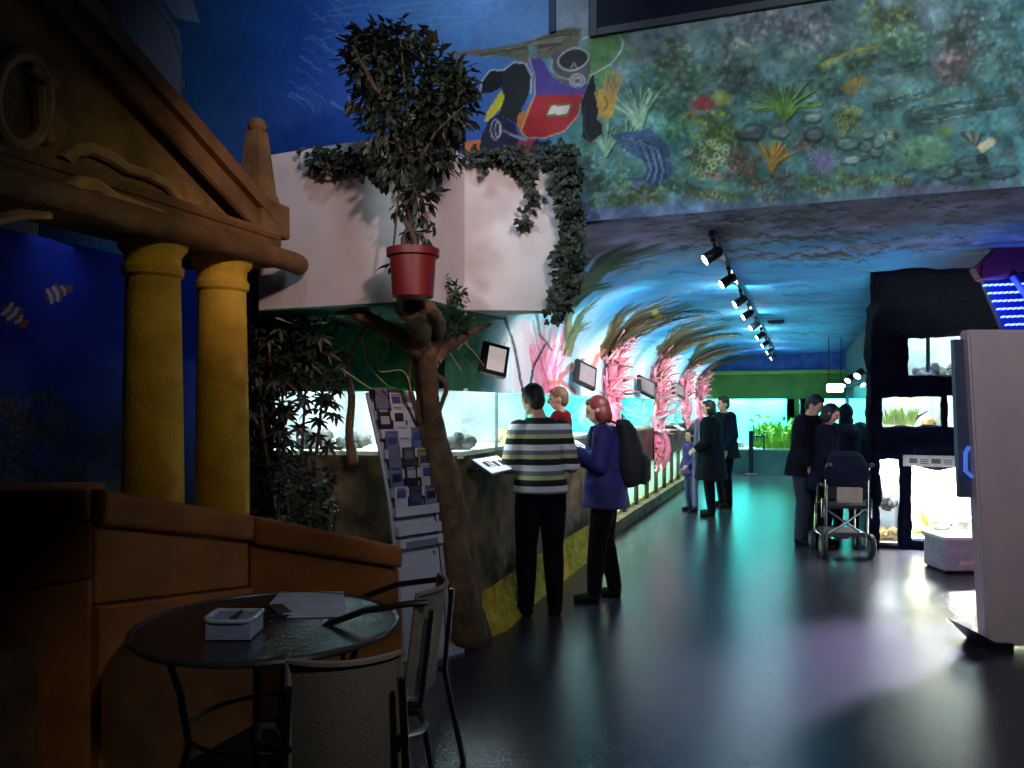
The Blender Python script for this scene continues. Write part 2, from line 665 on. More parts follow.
def base_upper(x, y, c):
    n = fbm(x / 60, y / 60, 5)[:, None]
    n2 = fbm(x / 14, y / 14, 8)[:, None]
    deep = np.array([34, 78, 168.])
    teal = np.array([40, 92, 140.])
    sky = np.array([92, 138, 200.])
    L = deep + (teal - deep) * np.clip((300 - x) / 150, 0, 1)[:, None]
    L = L + (sky - L) * (np.clip((x - 300) / 130, 0, 1) * np.clip((170 - y) / 140, 0, 1))[:, None]
    L = L * (0.86 + 0.28 * n)
    R = np.array([104, 136, 150.]) + (np.array([72, 138, 138.]) - np.array([104, 136, 150.])) * np.clip((y - 20) / 110, 0, 1)[:, None]
    R = R + (np.array([70, 150, 165.]) - R) * np.clip((x - 930) / 90, 0, 1)[:, None]
    R = R + (np.array([92, 110, 165.]) - R) * np.clip((y - 185) / 30, 0, 1)[:, None]
    R = R * (0.7 + 0.6 * n2)
    k = np.clip((x - 553 + 30 * np.clip((y - 40) / 60, 0, 1) * 0) / 1.5, 0, 1)[:, None]
    k2 = np.clip((x - 520 - (y - 60) * .2) / 40, 0, 1)[:, None]
    kt = np.clip((y - 30) / 24, 0, 1)[:, None]
    kk = k * (1 - kt) + k2 * kt
    Rg = R + (np.array([128, 138, 160.]) - R) * (np.clip((44 - y) / 24, 0, 1) * np.clip((640 - x) / 60, 0, 1))[:, None]
    out = L * (1 - kk) + Rg * kk
    g = (np.clip((x - 553) / 10, 0, 1) * np.clip((60 + 60 * (n[:, 0] - .5) - y) / 40, 0, 1) * np.clip((760 - x) / 120, 0, 1))[:, None]
    return out * (1 - g) + np.array([124, 136, 156.]) * g


cv.wash(base_upper)
# grey whale and light ripples on the blue wall
cv.poly([(86, -8), (156, -8), (180, 33), (184, 83), (181, 130), (143, 100), (116, 73), (100, 37)], (136, 130, 146), .9)
cv.poly([(156, -8), (190, -8), (200, 23), (176, 18)], (146, 144, 168), .9)
cv.stroke([(145, -5), (170, 25), (182, 60), (182, 110)], 1.5, 1.5, (50, 60, 90), .7)
for k in range(46):
    x, y = rn.uniform(286, 352), rn.uniform(-4, 110)
    L = rn.uniform(8, 26)
    cv.stroke([(x, y), (x + L * .5, y + L * .25 + rn.uniform(-2, 2)), (x + L, y + L * .75)], 1.3, .8, (150, 190, 225), rn.uniform(.15, .5), wob=4)
for k in range(12):
    x, y = rn.uniform(300, 520), rn.uniform(5, 60)
    cv.stroke([(x, y), (x + 30, y - 4 + rn.uniform(-3, 3)), (x + 60, y - 6)], 1.6, 1, (150, 190, 225), .3, wob=4)
# reef, back to front
PAL = [(70, 128, 112), (58, 110, 128), (96, 146, 118), (84, 118, 132), (110, 150, 92), (60, 96, 100), (122, 140, 132), (86, 130, 150), (46, 92, 92), (130, 128, 138)]
for k in range(2100):
    x, y = rn.uniform(575, 1240), rn.uniform(-60, 205)
    if x < 640 and y < 40:
        continue
    cc = rn.choice(PAL)
    cv.blob(x, y, rn.uniform(3, 12), rn.uniform(3, 9), cc, rn.uniform(.25, .6), rn.uniform(0, 3), soft=.8, rough=1.6)
for a in [(770, 12, 34, 24, (140, 140, 160)), (810, 30, 26, 22, (132, 132, 152)), (745, 28, 22, 18, (120, 130, 150)), (735, 60, 24, 24, (120, 140, 130)),
          (960, 45, 30, 34, (142, 140, 140)), (985, 20, 36, 26, (104, 150, 150)), (952, 70, 18, 20, (150, 132, 132)), (1000, 60, 26, 24, (110, 160, 150))]:
    cv.puff(*a, n=70, r=4, rnd=rn)
for a in [(888, 22, 30, 26, (128, 164, 92)), (905, 45, 32, 18, (96, 158, 120)), (860, 60, 34, 18, (90, 140, 96)), (835, 78, 30, 20, (84, 140, 110)),
          (672, 62, 22, 26, (122, 150, 118)), (690, 85, 26, 24, (104, 150, 110)), (655, 95, 24, 30, (88, 140, 110)), (735, 85, 30, 22, (88, 130, 120))]:
    cv.puff(*a, n=80, r=3.6, rnd=rn)
cv.stroke([(822, 66), (845, 54), (862, 48), (878, 46)], 6, 3, (158, 160, 66), .8, wob=6)
cv.stroke([(608, 30), (598, 60), (602, 95)], 30, 18, (92, 150, 62), .6, wob=16)
cv.blob(612, 45, 26, 26, (92, 150, 70), .5, rough=1.4)
cv.blob(702, 104, 16, 9, (178, 60, 70), .9, rough=.8)
cv.blob(690, 118, 12, 9, (176, 120, 50), .7, rough=.8)
cv.blob(722, 98, 12, 8, (150, 160, 60), .8, rough=.8)
cv.puff(715, 132, 26, 24, (140, 178, 62), n=110, r=3, rnd=rn)
cv.puff(676, 125, 20, 16, (70, 150, 100), n=60, r=3, rnd=rn)
cv.blob(850, 87, 12, 9, (176, 140, 60), .8, rough=.9)
cv.blob(862, 80, 10, 6, (160, 138, 70), .8, rough=.9)
for a in [(1060, 120, 40, 30, (96, 140, 110)), (1110, 60, 40, 36, (120, 150, 130)), (1150, 130, 44, 30, (84, 130, 140)), (1190, 60, 40, 40, (110, 140, 100)), (1200, 150, 40, 26, (120, 110, 120)), (1080, 165, 40, 14, (96, 120, 100))]:
    cv.puff(*a, n=90, r=4, rnd=rn)
cv.fan(1130, 170, 44, 2.2, (96, 150, 90), n=26, w=2, dark=(30, 60, 40), rnd=rn)
cv.fan(785, 122, 44, 2.5, (96, 152, 58), n=34, w=1.8, dark=(30, 60, 40), rnd=rn)
cv.fan(640, 134, 52, 1.5, (150, 196, 160), n=20, w=2.2, lean=-.3, dark=(40, 84, 76), rnd=rn)
cv.fan(606, 156, 34, 1.8, (132, 178, 142), n=18, w=2, dark=(40, 84, 76), rnd=rn)
cv.fan(625, 150, 30, 1.4, (140, 190, 150), n=14, w=2, lean=.5, dark=(40, 84, 76), rnd=rn)
cv.puff(740, 158, 22, 14, (150, 110, 96), n=60, r=2.6, rnd=rn)
cv.puff(806, 142, 14, 8, (160, 116, 104), n=30, r=2.4, rnd=rn)
cv.lattice(708, 160, 24, 20, (176, 196, 128), n=34, r=3.4, rnd=rn)
cv.lattice(846, 120, 17, 16, (160, 176, 92), n=26, r=2.8, rnd=rn)
cv.lattice(892, 140, 12, 14, (120, 150, 130), n=20, r=2.4, rnd=rn)
# blue rock swirl
cv.poly([(610, 135), (650, 128), (668, 145), (672, 170), (668, 192), (640, 188), (650, 165), (628, 152)], (52, 84, 140), .9)
for k in range(7):
    o = k * 3
    cv.stroke([(618 + o * 1.4, 136 + o * .3), (640 + o * 1.2, 146 + o * .2), (648 + o, 170), (640 + o * 1.3, 188)], 1.6, 1.2, (140, 170, 210) if k % 2 else (28, 48, 92), .7, wob=3)
cv.rock(640, 185, 18, 7, (80, 110, 150), .2)
# fallen trunks
for (x0, y0, x1, y1, w) in [(878, 106, 940, 88, 11), (912, 118, 1012, 98, 20), (880, 72, 930, 62, 7)]:
    cv.stroke([(x0, y0), ((x0 + x1) / 2, (y0 + y1) / 2 + 2), (x1, y1)], w, w * .7, (58, 96, 100), .9, wob=5)
    for k in range(int(w * 2)):
        q = rn.uniform(0, .8)
        o = rn.uniform(-.45, .45) * w
        xa, ya = x0 + (x1 - x0) * q, y0 + (y1 - y0) * q + o
        cv.stroke([(xa, ya), (xa + (x1 - x0) * .16, ya + (y1 - y0) * .16)], 1, .8, (128, 160, 158) if rn.random() < .5 else (26, 56, 62), .6, wob=3)
# stones, urchin, cannon, mint block
for (x, y, rx, ry, c) in [(812, 118, 12, 5, (126, 158, 160)), (780, 132, 12, 7, (110, 140, 140)), (752, 132, 16, 8, (84, 110, 118)), (815, 134, 10, 7, (96, 124, 130)), (848, 143, 14, 7, (96, 140, 140)),
                          (868, 135, 8, 4, (120, 160, 160)), (866, 146, 7, 6, (104, 140, 140)), (876, 152, 7, 6, (104, 140, 140)), (864, 156, 6, 5, (90, 130, 132)), (852, 160, 12, 5, (124, 160, 164)), (878, 143, 6, 5, (96, 134, 134)),
                          (945, 172, 16, 8, (86, 130, 130)), (972, 163, 18, 8, (84, 124, 130)), (915, 178, 20, 10, (66, 120, 134)), (1000, 172, 18, 7, (70, 110, 130)), (960, 180, 14, 5, (70, 110, 130))]:
    cv.rock(x, y, rx, ry, c, -.15)
cv.blob(924, 152, 30, 19, (112, 178, 138), .95, -.1, soft=.25, rough=.35)
cv.blob(918, 152, 5, 4, (70, 130, 104), .8)
cv.blob(945, 132, 12, 7, (110, 160, 80), .8)
cv.poly([(976, 146), (992, 137), (998, 143), (982, 153)], (190, 176, 140), 1)
for k in range(5):
    cv.stroke([(976, 146), (962 + k * 5, 132 + abs(2 - k))], 2.4, 3.6, (150, 140, 124) if k % 2 else (70, 74, 80), .8)
cv.blob(982, 160, 7, 7, (30, 60, 70), .9)
for k in range(44):
    a = k * .143
    cv.stroke([(822, 160), (822 + math.cos(a) * 17, 160 + math.sin(a) * 13)], 1.5, .8, (146, 126, 190) if k % 2 else (84, 74, 140), .8)
cv.fan(772, 172, 30, 1.3, (186, 146, 52), n=26, w=2.2, lean=.15, dark=(90, 70, 40), rnd=rn)
cv.puff(786, 178, 16, 10, (120, 92, 84), n=40, r=2.5, rnd=rn)
cv.puff(735, 175, 26, 8, (160, 104, 90), n=50, r=2.5, rnd=rn)
for k in range(34):
    x = 590 + k * 9.5 + rn.uniform(-4, 4)
    y = 200 + rn.uniform(-12, 6) - (x - 580) * .045
    c = rn.choice([(110, 170, 90), (80, 140, 130), (120, 150, 80), (90, 120, 140), (110, 120, 70), (90, 90, 80), (150, 160, 120)])
    cv.puff(x, y, rn.uniform(8, 16), rn.uniform(5, 9), c, n=26, r=2.2, rnd=rn)
for k in range(16):
    x = 880 + k * 9
    cv.blob(x, 190 - (x - 880) * .02 + rn.uniform(-3, 3), 16, 6, (118, 112, 160), .5, rough=.9)
cv.puff(600, 185, 16, 20, (96, 140, 120), n=50, r=2.6, rnd=rn)
cv.puff(586, 165, 14, 14, (100, 160, 150), n=40, r=2.6, rnd=rn)
cv.puff(620, 175, 14, 14, (96, 160, 120), n=40, r=2.6, rnd=rn)
for k in range(420):
    x, y = rn.uniform(575, 1024), rn.uniform(40, 205)
    c = rn.choice([(40, 80, 80), (150, 180, 160), (80, 120, 150), (60, 100, 70), (130, 130, 150)])
    a = rn.uniform(-.8, .8)
    L = rn.uniform(2, 7)
    cv.stroke([(x, y), (x + math.cos(a) * L, y + math.sin(a) * L)], 1.3, .8, c, .45)


for k in range(1900):
    x, y = rn.uniform(575, 1240), rn.uniform(-60, 205)
    if x < 660 and y < 60:
        continue
    cc = rn.choice(PAL)
    j = rn.choice([.45, .7, 1.0, 1.35, 1.6])
    cc = tuple(min(255, q * j) for q in cc)
    a = rn.uniform(-.9, .9) if rn.random() < .6 else rn.uniform(1, 2.1)
    L = rn.uniform(2, 9)
    cv.stroke([(x, y), (x + math.cos(a) * L * .5 + rn.uniform(-1, 1), y - math.sin(a) * L * .5), (x + math.cos(a) * L, y - math.sin(a) * L)], rn.uniform(.9, 2.0), .7, cc, rn.uniform(.2, .5), wob=4)


# the painted diver
def D(*p):
    return [(460 + a / 4.517, b / 4.517) for a, b in p]


hair = D((550, 165), (540, 135), (500, 122), (420, 140), (330, 180), (190, 212), (-60, 238), (-60, 250), (200, 252), (300, 285), (330, 262), (390, 268), (440, 240), (530, 215))
cv.poly(hair, (112, 104, 84))
for k in range(46):
    q = k / 45
    x0, y0 = 548 - q * 150, 140 + q * 90 + rn.uniform(-12, 12)
    cv.stroke(D((x0, y0), (x0 - 110, y0 + 10), (x0 - 230 - 120 * rn.random(), 225 + 30 * q)), 1.2, .7, rn.choice([(160, 148, 120), (60, 56, 48), (90, 84, 70)]), .6)
cv.poly(D((130, 545), (170, 515), (250, 560), (265, 640), (245, 690), (80, 690), (98, 610)), (36, 36, 62))
cv.poly(D((260, 640), (345, 630), (310, 690), (250, 690)), (172, 44, 48))
cv.poly(D((345, 630), (400, 660), (410, 690), (300, 690)), (34, 34, 60))
cv.poly(D((20, 640), (92, 628), (88, 690), (10, 690)), (190, 112, 60))
cv.poly(D((185, 410), (206, 440), (182, 492), (122, 552), (112, 545), (122, 505)), (214, 196, 50))
cv.poly(D((95, 425), (98, 372), (138, 318), (195, 322), (185, 395), (140, 420)), (30, 30, 36))
cv.poly(D((186, 330), (240, 284), (292, 288), (322, 345), (312, 425), (275, 500), (262, 560), (175, 518), (200, 440), (186, 390)), (40, 40, 46))
cv.stroke(D((92, 420), (96, 370), (136, 316), (196, 318), (242, 282), (296, 286), (324, 345), (318, 420)), 1.3, 1.3, (206, 206, 200), .9)
cv.poly(D((545, 470), (575, 390), (602, 330), (625, 470), (620, 540), (645, 560), (640, 605), (590, 645), (550, 620), (556, 560)), (34, 34, 40))
cv.poly(D((330, 430), (300, 500), (262, 512), (260, 570), (282, 615), (310, 622), (296, 560)), (206, 120, 56))
cv.poly(D((340, 428), (556, 424), (532, 520), (470, 592), (380, 622), (300, 620), (280, 592), (312, 500)), (186, 38, 44))
cv.poly(D((308, 258), (370, 264), (420, 350), (480, 386), (578, 384), (556, 426), (338, 430), (330, 330)), (84, 60, 150))
cv.stroke(D((312, 260), (336, 340), (338, 430), (310, 500), (274, 590), (300, 622), (380, 624), (470, 594), (534, 520)), 1.2, 1.2, (214, 170, 130), .9)
cv.poly(D((404, 470), (510, 467), (488, 525), (388, 528)), (128, 104, 52))
cv.poly(D((412, 480), (500, 477), (480, 515), (396, 518)), (216, 206, 190))
cv.poly(D((308, 205), (350, 208), (345, 265), (310, 262)), (96, 130, 140))
cv.poly(D((410, 250), (450, 235), (590, 260), (588, 330), (560, 385), (480, 380), (425, 345)), (92, 88, 88))
mask = [(512 + 64 * math.cos(k * .35) * (1 + .1 * math.cos(k * .7)), 268 + 50 * math.sin(k * .35) - 10 * math.cos(k * .35)) for k in range(19)]
cv.poly(D(*mask), (52, 54, 60))
cv.stroke(D(*mask), 1.6, 1.6, (196, 196, 196), .9)
cv.stroke(D((500, 310), (515, 285), (530, 312)), 1.4, 1.4, (170, 170, 170), .8)
cv.stroke(D((418, 270), (412, 310), (440, 345), (490, 360)), 1.6, 1.6, (170, 170, 170), .8)
for rr in (34, 24, 14):
    cv.stroke(D(*[(530 + rr * math.cos(k * .6), 364 + rr * .9 * math.sin(k * .6)) for k in range(12)]), 1.2, 1.2, (184, 178, 190), .9)
cv.stroke(D((552, 175), (640, 155), (715, 158), (738, 185), (728, 230), (680, 292), (585, 342)), 1.4, 1.4, (190, 200, 200), .95)
for o in (0, 1):
    cv.stroke(D(*[(160 + o * 12 + (26 - o * 8) * math.cos(k * .6) * .8, 585 + (46 - o * 10) * math.sin(k * .6)) for k in range(12)]), 1.2, 1.2, (176, 180, 196), .9)
cv.stroke(D((195, 590), (250, 615), (300, 625)), 2, 2, (150, 160, 180), .7)
cv.stroke(D((225, 608), (300, 636)), 1.4, 1.4, (210, 210, 210), .6)
cv.poly(D((628, 400), (700, 410), (708, 450), (690, 520), (660, 550), (625, 520), (618, 450)), (190, 150, 56))
for (x, y, bx, by) in [(660, 345, 645, 420), (690, 322, 668, 415), (714, 318, 686, 415), (726, 348, 700, 425), (612, 420, 632, 490)]:
    cv.stroke(D((bx, by), ((x + bx) / 2 + 3, (y + by) / 2), (x, y)), 3.6, 2.6, (176, 136, 70), 1)
cv.stroke(D((655, 440), (668, 470), (650, 500)), 2.5, 2, (120, 70, 40), .7)
for k in range(3):
    cv.stroke(D((670 + k * 17, 340), (662 + k * 14, 420)), .8, .8, (90, 60, 30), .6)
cv.stroke(D((590, 640), (560, 590), (560, 480)), 1, 1, (100, 100, 110), .6)
# worn, chalky paint
grey = cv.c.mean(1, keepdims=True)
wear = (.8 + .4 * fbm(cv.x / 4, cv.y / 4, 61))[:, None] * (.6 + .75 * fbm(cv.x / 24, cv.y / 18, 62))[:, None]
kw_ = np.clip((cv.x - 540) / 90, 0, 1)[:, None]
ds_ = np.clip((cv.x - 450) / 120, 0, 1)[:, None] * .22
cv.c = (cv.c * (1 - ds_) + grey * ds_) * (wear * kw_ + (.92 + .16 * fbm(cv.x / 5, cv.y / 5, 63)[:, None]) * (1 - kw_))
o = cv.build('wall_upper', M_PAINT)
struct(o, 'upper wall painted with a coral reef, a diver and deep blue sea', 'wall')
# the wall's thickness behind the painting
struct(O('wall_upper_core', MB().span((-7.0, YM + 0.03, ZC + 0.02), (4.2, YM + 0.3, 5.2)), M_WHITE, smooth=False), 'masonry behind the painted upper wall', 'wall')

# -- dark window high in the mural wall, and the trim between blue and grey panels
a = onY(598, 29.5, YM)
x1 = 2.9
wf = MB()
zb = a.z
wf.span((a.x, YM - 0.03, zb - 0.05), (x1, YM + 0.02, zb), 0.004)
wf.span((a.x - 0.05, YM - 0.03, zb - 0.05), (a.x, YM + 0.02, 5.2), 0.004)
for k in (1, 2):
    xx = a.x + (x1 - a.x) * k / 3
    wf.span((xx - 0.02, YM - 0.025, zb), (xx + 0.02, YM + 0.02, 5.2), 0.004)
wo = O('window_1', wf, mat('window_frame_dark', rgb(30, 36, 52), 0.5), smooth=False)
struct(wo, 'dark framed window above the painted reef', 'window')
pane = O('window_pane', MB().span((a.x, YM - 0.012, zb), (x1, YM - 0.004, 5.2)), mat('night_glass', rgb(12, 16, 40), 0.5, spec=.1), parent=wo, smooth=False)
b_ = onY(553, 33, YM)
struct(O('trim_1', MB().span((b_.x - 0.022, YM - 0.02, b_.z), (b_.x + 0.022, YM, 5.1), 0.003), mat('navy_trim', rgb(26, 40, 74), 0.6), smooth=False), 'dark vertical strip between blue wall and grey panel above the diver', 'trim')

# -- painted barrel vault: left wall curving into the ceiling
prof = [(XW, z) for z in np.linspace(ZG1, 2.0, 22)]
for k in range(1, 130):
    an = math.pi / 2 * k / 130
    prof.append((-0.95 - 1.35 * math.cos(an), 2.0 + 0.8 * math.sin(an)))
prof += [(x, ZC) for x in np.linspace(-0.95, 3.9, 230)]
prof = np.array(prof)
Ys = YM * (YB / YM) ** np.linspace(0, 1, 300)
Pv = np.stack([np.tile(prof[:, 0], len(Ys)), np.repeat(Ys, len(prof)), np.tile(prof[:, 1], len(Ys))], 1)
vc = Canvas(Pv, len(Ys), len(prof))
Xv, Yv, Zv = Pv[:, 0], Pv[:, 1], Pv[:, 2]


def base_vault(x, y, c):
    n = fbm(Xv * 1.3, Yv * 7, 11)[:, None]
    n2 = fbm(Xv * 5, Yv * 5, 12)[:, None]
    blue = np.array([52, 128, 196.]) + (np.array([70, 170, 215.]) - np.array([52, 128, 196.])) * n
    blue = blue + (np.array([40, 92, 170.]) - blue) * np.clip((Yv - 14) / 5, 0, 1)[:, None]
    wall = np.array([150, 205, 225.]) + (np.array([226, 236, 240.]) - np.array([150, 205, 225.])) * n2  # pale lower wall: spotlight wash put into the paint
    h = np.where(Xv < -0.95, (Zv - 1.72) / 1.08, 1.0 + np.maximum(Xv + .95, 0))
    k = np.clip((h - .45) / .4, 0, 1)[:, None]
    out = wall * (1 - k) + blue * k
    pur = np.array([118, 116, 152.]) * (.6 + .7 * n2)
    kp = np.clip((6.9 + 0.6 * (n[:, 0] - .5) * 3 - Yv) / 1.0, 0, 1)[:, None] * np.clip((Zv - 2.6) / .15, 0, 1)[:, None]
    out = out * (1 - kp) + pur * kp
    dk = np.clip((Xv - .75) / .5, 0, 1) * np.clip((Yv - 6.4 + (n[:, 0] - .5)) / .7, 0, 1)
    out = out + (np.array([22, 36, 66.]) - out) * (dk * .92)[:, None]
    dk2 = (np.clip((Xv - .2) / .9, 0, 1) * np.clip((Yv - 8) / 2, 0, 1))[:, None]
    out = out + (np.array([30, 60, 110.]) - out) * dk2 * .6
    # green jungle where the wall starts
    gj = (np.clip((6.0 + .5 * (n2[:, 0] - .5) - Yv) / .5, 0, 1) * np.clip((2.75 - Zv) / .2, 0, 1))[:, None]
    green = np.array([26, 84, 76.]) + (np.array([54, 110, 60.]) - np.array([26, 84, 76.])) * n2
    out = out * (1 - gj) + green * gj
    return np.minimum(out * 1.22, 250) * (.9 + .2 * n2)


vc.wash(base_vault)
rv = random.Random(5)
# purple sea-bed stones near the mural
for k in range(520):
    X, Y = rv.uniform(-1.0, 3.4), rv.uniform(5.0, 7.2)
    if X < 0 and Y > 6.2:
        continue
    p = proj(np.array([[X, Y, ZC]]))
    x, y = p[0][0], p[1][0]
    c = rv.choice([(58, 58, 84), (70, 74, 90), (168, 166, 200), (54, 62, 78), (90, 100, 96), (96, 104, 74)])
    L = rv.uniform(6, 18)
    vc.stroke([(x, y), (x + L * .5, y - rv.uniform(0, 3)), (x + L, y + rv.uniform(-1, 2))], rv.uniform(1, 2.6), .8, c, .75, wob=5)
for k in range(60):
    x = rv.uniform(690, 860)
    y = rv.uniform(212, 262)
    vc.stroke([(x, y), (x + 14, y - 3), (x + 30, y + 1)], rv.uniform(1, 3), 1, rv.choice([(40, 50, 44), (70, 76, 60), (96, 104, 70), (60, 50, 70)]), .6, wob=6)
# long blue water streaks
for k in range(120):
    x, y = rv.uniform(610, 860), rv.uniform(262, 352)
    c = rv.choice([(96, 190, 230), (40, 100, 180), (60, 150, 210), (120, 200, 230), (30, 80, 150)])
    L = rv.uniform(20, 70)
    vc.stroke([(x, y), (x + L * .5, y - 1), (x + L, y + 1)], rv.uniform(1, 4), 1, c, rv.uniform(.15, .4), wob=5)
# arcs of pale blue rising over the curve
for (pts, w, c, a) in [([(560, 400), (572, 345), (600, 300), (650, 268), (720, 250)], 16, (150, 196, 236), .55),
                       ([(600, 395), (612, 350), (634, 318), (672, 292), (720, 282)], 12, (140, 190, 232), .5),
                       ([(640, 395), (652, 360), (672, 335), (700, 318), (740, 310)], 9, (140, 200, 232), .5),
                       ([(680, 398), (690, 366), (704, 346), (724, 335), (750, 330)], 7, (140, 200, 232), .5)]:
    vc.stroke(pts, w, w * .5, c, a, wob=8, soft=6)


def fronds(base, tips, c1, c2, w=3.0):
    for t_ in tips:
        for k in range(9):
            tx, ty = t_[0] + rv.uniform(-9, 4), t_[1] + rv.uniform(-5, 5)
            bx, by = base[0] + rv.uniform(-5, 5), base[1] + rv.uniform(-6, 6)
            mx, my = bx + (tx - bx) * .45, by + (ty - by) * .72
            vc.stroke([(bx, by), (mx, my), (tx, ty)], w * rv.uniform(.6, 1.3), .5, rv.choice([c1, c2]), .8, wob=2)


fronds((572, 300), [(640, 244), (664, 247), (628, 262), (600, 252), (610, 286), (585, 240)], (24, 44, 36), (52, 84, 54), 4.5)
fronds((566, 350), [(575, 305), (600, 300), (590, 322)], (40, 80, 70), (120, 130, 80), 3.2)
fronds((606, 352), [(676, 299), (692, 306), (664, 310), (640, 306), (626, 316)], (50, 46, 30), (96, 88, 50), 3.0)
fronds((662, 352), [(705, 322), (732, 324), (716, 330), (690, 326)], (40, 52, 34), (90, 84, 50), 2.4)
fronds((694, 362), [(722, 340), (736, 348), (738, 358), (708, 342)], (30, 60, 50), (70, 80, 46), 2.0)
for (x, y) in [(655, 313), (648, 322), (660, 318)]:
    vc.blob(x, y, 4, 4, (214, 196, 60), .8)
# pink growth on the white-lit stretch
for k in range(60):
    x0, y0 = 545 + rv.uniform(-9, 12), 392
    x1, y1 = 545 + rv.uniform(-22, 26), 318 + rv.uniform(0, 46)
    vc.stroke([(x0, y0), ((x0 + x1) / 2 + rv.uniform(-3, 3), (y0 + y1) / 2), (x1, y1)], 2.6, 1, rv.choice([(250, 130, 160), (255, 190, 205), (230, 100, 140)]), .75, wob=2)
for k in range(30):
    x = 512 + rv.uniform(0, 18)
    vc.stroke([(x, 392), (x + rv.uniform(-3, 3), 320)], 2.4, 1.4, (236, 226, 232), .5, wob=4)
vc.stroke([(505, 318), (514, 345), (522, 388)], 2.2, 2.6, (40, 40, 44), .9, wob=2)
vc.stroke([(545, 345), (534, 365), (530, 388)], 2.0, 2.4, (44, 34, 40), .9, wob=2)
vc.stroke([(536, 312), (540, 335), (552, 350)], 2.0, 1.6, (60, 60, 54), .8, wob=2)
for (x0, y0, x1, y1) in [(560, 378, 585, 360), (548, 382, 575, 392), (590, 372, 606, 350)]:
    vc.stroke([(x0, y0), ((x0 + x1) / 2, (y0 + y1) / 2 - 5), (x1, y1)], 5, 3, (190, 104, 90), .8, wob=4)
# painted vines on the green stretch
for k in range(16):
    x, y = rv.uniform(460, 505), rv.uniform(325, 388)
    pts = [(x, y)]
    for q in range(4):
        pts.append((pts[-1][0] + rv.uniform(-8, 8), pts[-1][1] - rv.uniform(3, 9)))
    vc.stroke(pts, 1.4, .8, (124, 164, 130), .6, wob=2)
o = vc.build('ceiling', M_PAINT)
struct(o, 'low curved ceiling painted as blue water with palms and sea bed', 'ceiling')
struct(O('ceiling_slab', MB().span((-7, YM + 0.31, ZC + 0.03), (4.2, YB + .3, ZC + 0.3)), M_WHITE, smooth=False), 'slab above the painted ceiling', 'ceiling')

# -- white parapet block carrying the plants
fp = [(-1.60, 5.06), (-0.47, 4.56), (-0.30, 5.06), (0.30, 5.08)]
fpw = [c2w(x, d).to_2d() for x, d in fp]
ZB0, ZB1 = 2.22, 3.19
poly = list(fpw) + [Vector((-1.46, YM + 0.0)), Vector((-2.28, YM + 0.0)), Vector((-2.31, 5.34)), Vector((-3.4, 5.34)), Vector((-3.45, 4.5))]
poly = [(p.x, p.y) for p in poly]
bl = O('trim_2', MB().prism(poly, ZB0, ZB1), M_WHITE, smooth=False)
struct(bl, 'white plastered parapet block with plants standing on top', 'parapet')

# -- green niche wall over the left tank, painted
K = Vector((XW, 5.30))
L1 = c2w((255 - HX) / F * 6.0, 6.0).to_2d()
nu, nv = 260, 80
Pn = []
for i in range(nu):
    q = i / (nu - 1)
    p = L1.lerp(K, q)
    for j in range(nv):
        Pn.append((p.x, p.y, ZG1 + (ZB0 - ZG1) * j / (nv - 1)))
nc = Canvas(np.array(Pn), nu, nv)
nc.wash(lambda x, y, c: 1.4 * (np.array([24, 84, 74.]) + (np.array([58, 112, 52.]) - np.array([24, 84, 74.])) * np.clip(fbm(x / 22, y / 22, 21) * 2.2 - .6, 0, 1)[:, None]) * (.7 + .6 * fbm(x / 8, y / 8, 22))[:, None])
rp = random.Random(9)
for k in range(26):
    x, y = rp.uniform(275, 470), rp.uniform(320, 395)
    pts = [(x, y)]
    for q in range(5):
        pts.append((pts[-1][0] + rp.uniform(-12, 12), pts[-1][1] - rp.uniform(1, 10)))
    nc.stroke(pts, 1.6, .8, rp.choice([(150, 160, 110), (110, 140, 104), (60, 120, 110)]), .6, wob=2)
o = nc.build('wall_niche', M_PAINT)
struct(o, 'green painted jungle wall over the left tank', 'wall')
# painted underside of the parapet block
ua = [(-1.55, 5.0), (-0.47, 4.6), (-0.32, 5.03), (-0.05, 5.5), (-1.85, 5.75)]
up = [c2w(x, d, ZB0 - 0.012) for x, d in ua]
o = O('trim_3', MB().slab(up, (0, 0, 0.01)), mat('jungle_green', rgb(50, 124, 96), 0.85, c2=rgb(30, 86, 74), scale=6, bump=0.3), smooth=False)
struct(o, 'green painted underside of the white parapet block', 'trim')

# -- recessed sea painting behind the temple columns
XN = -4.25
ny, nz = 230, 170
Yn = np.linspace(2.6, 5.0, ny)
Zn = np.linspace(0.75, 2.62, nz)
Pn = np.stack([np.full(ny * nz, XN), np.repeat(Yn, nz), np.tile(Zn, ny)], 1)
sc = Canvas(Pn, ny, nz)
sc.wash(lambda x, y, c: (np.array([18, 44, 150.]) + (np.array([26, 60, 120.]) - np.array([18, 44, 150.])) * np.clip((y - 330) / 150, 0, 1)[:, None]) * (.8 + .4 * fbm(x / 25, y / 25, 31))[:, None])
rs_ = random.Random(4)
for k in range(26):
    sc.puff(rs_.uniform(-10, 70), rs_.uniform(395, 485), rs_.uniform(10, 22), rs_.uniform(8, 18), rs_.choice([(84, 92, 110), (66, 80, 92), (96, 92, 110), (60, 84, 80)]), n=40, r=2.6, rnd=rs_)
for k in range(12):
    sc.puff(rs_.uniform(60, 130), rs_.uniform(420, 490), 16, 16, (50, 62, 72), n=30, r=2.6, rnd=rs_)


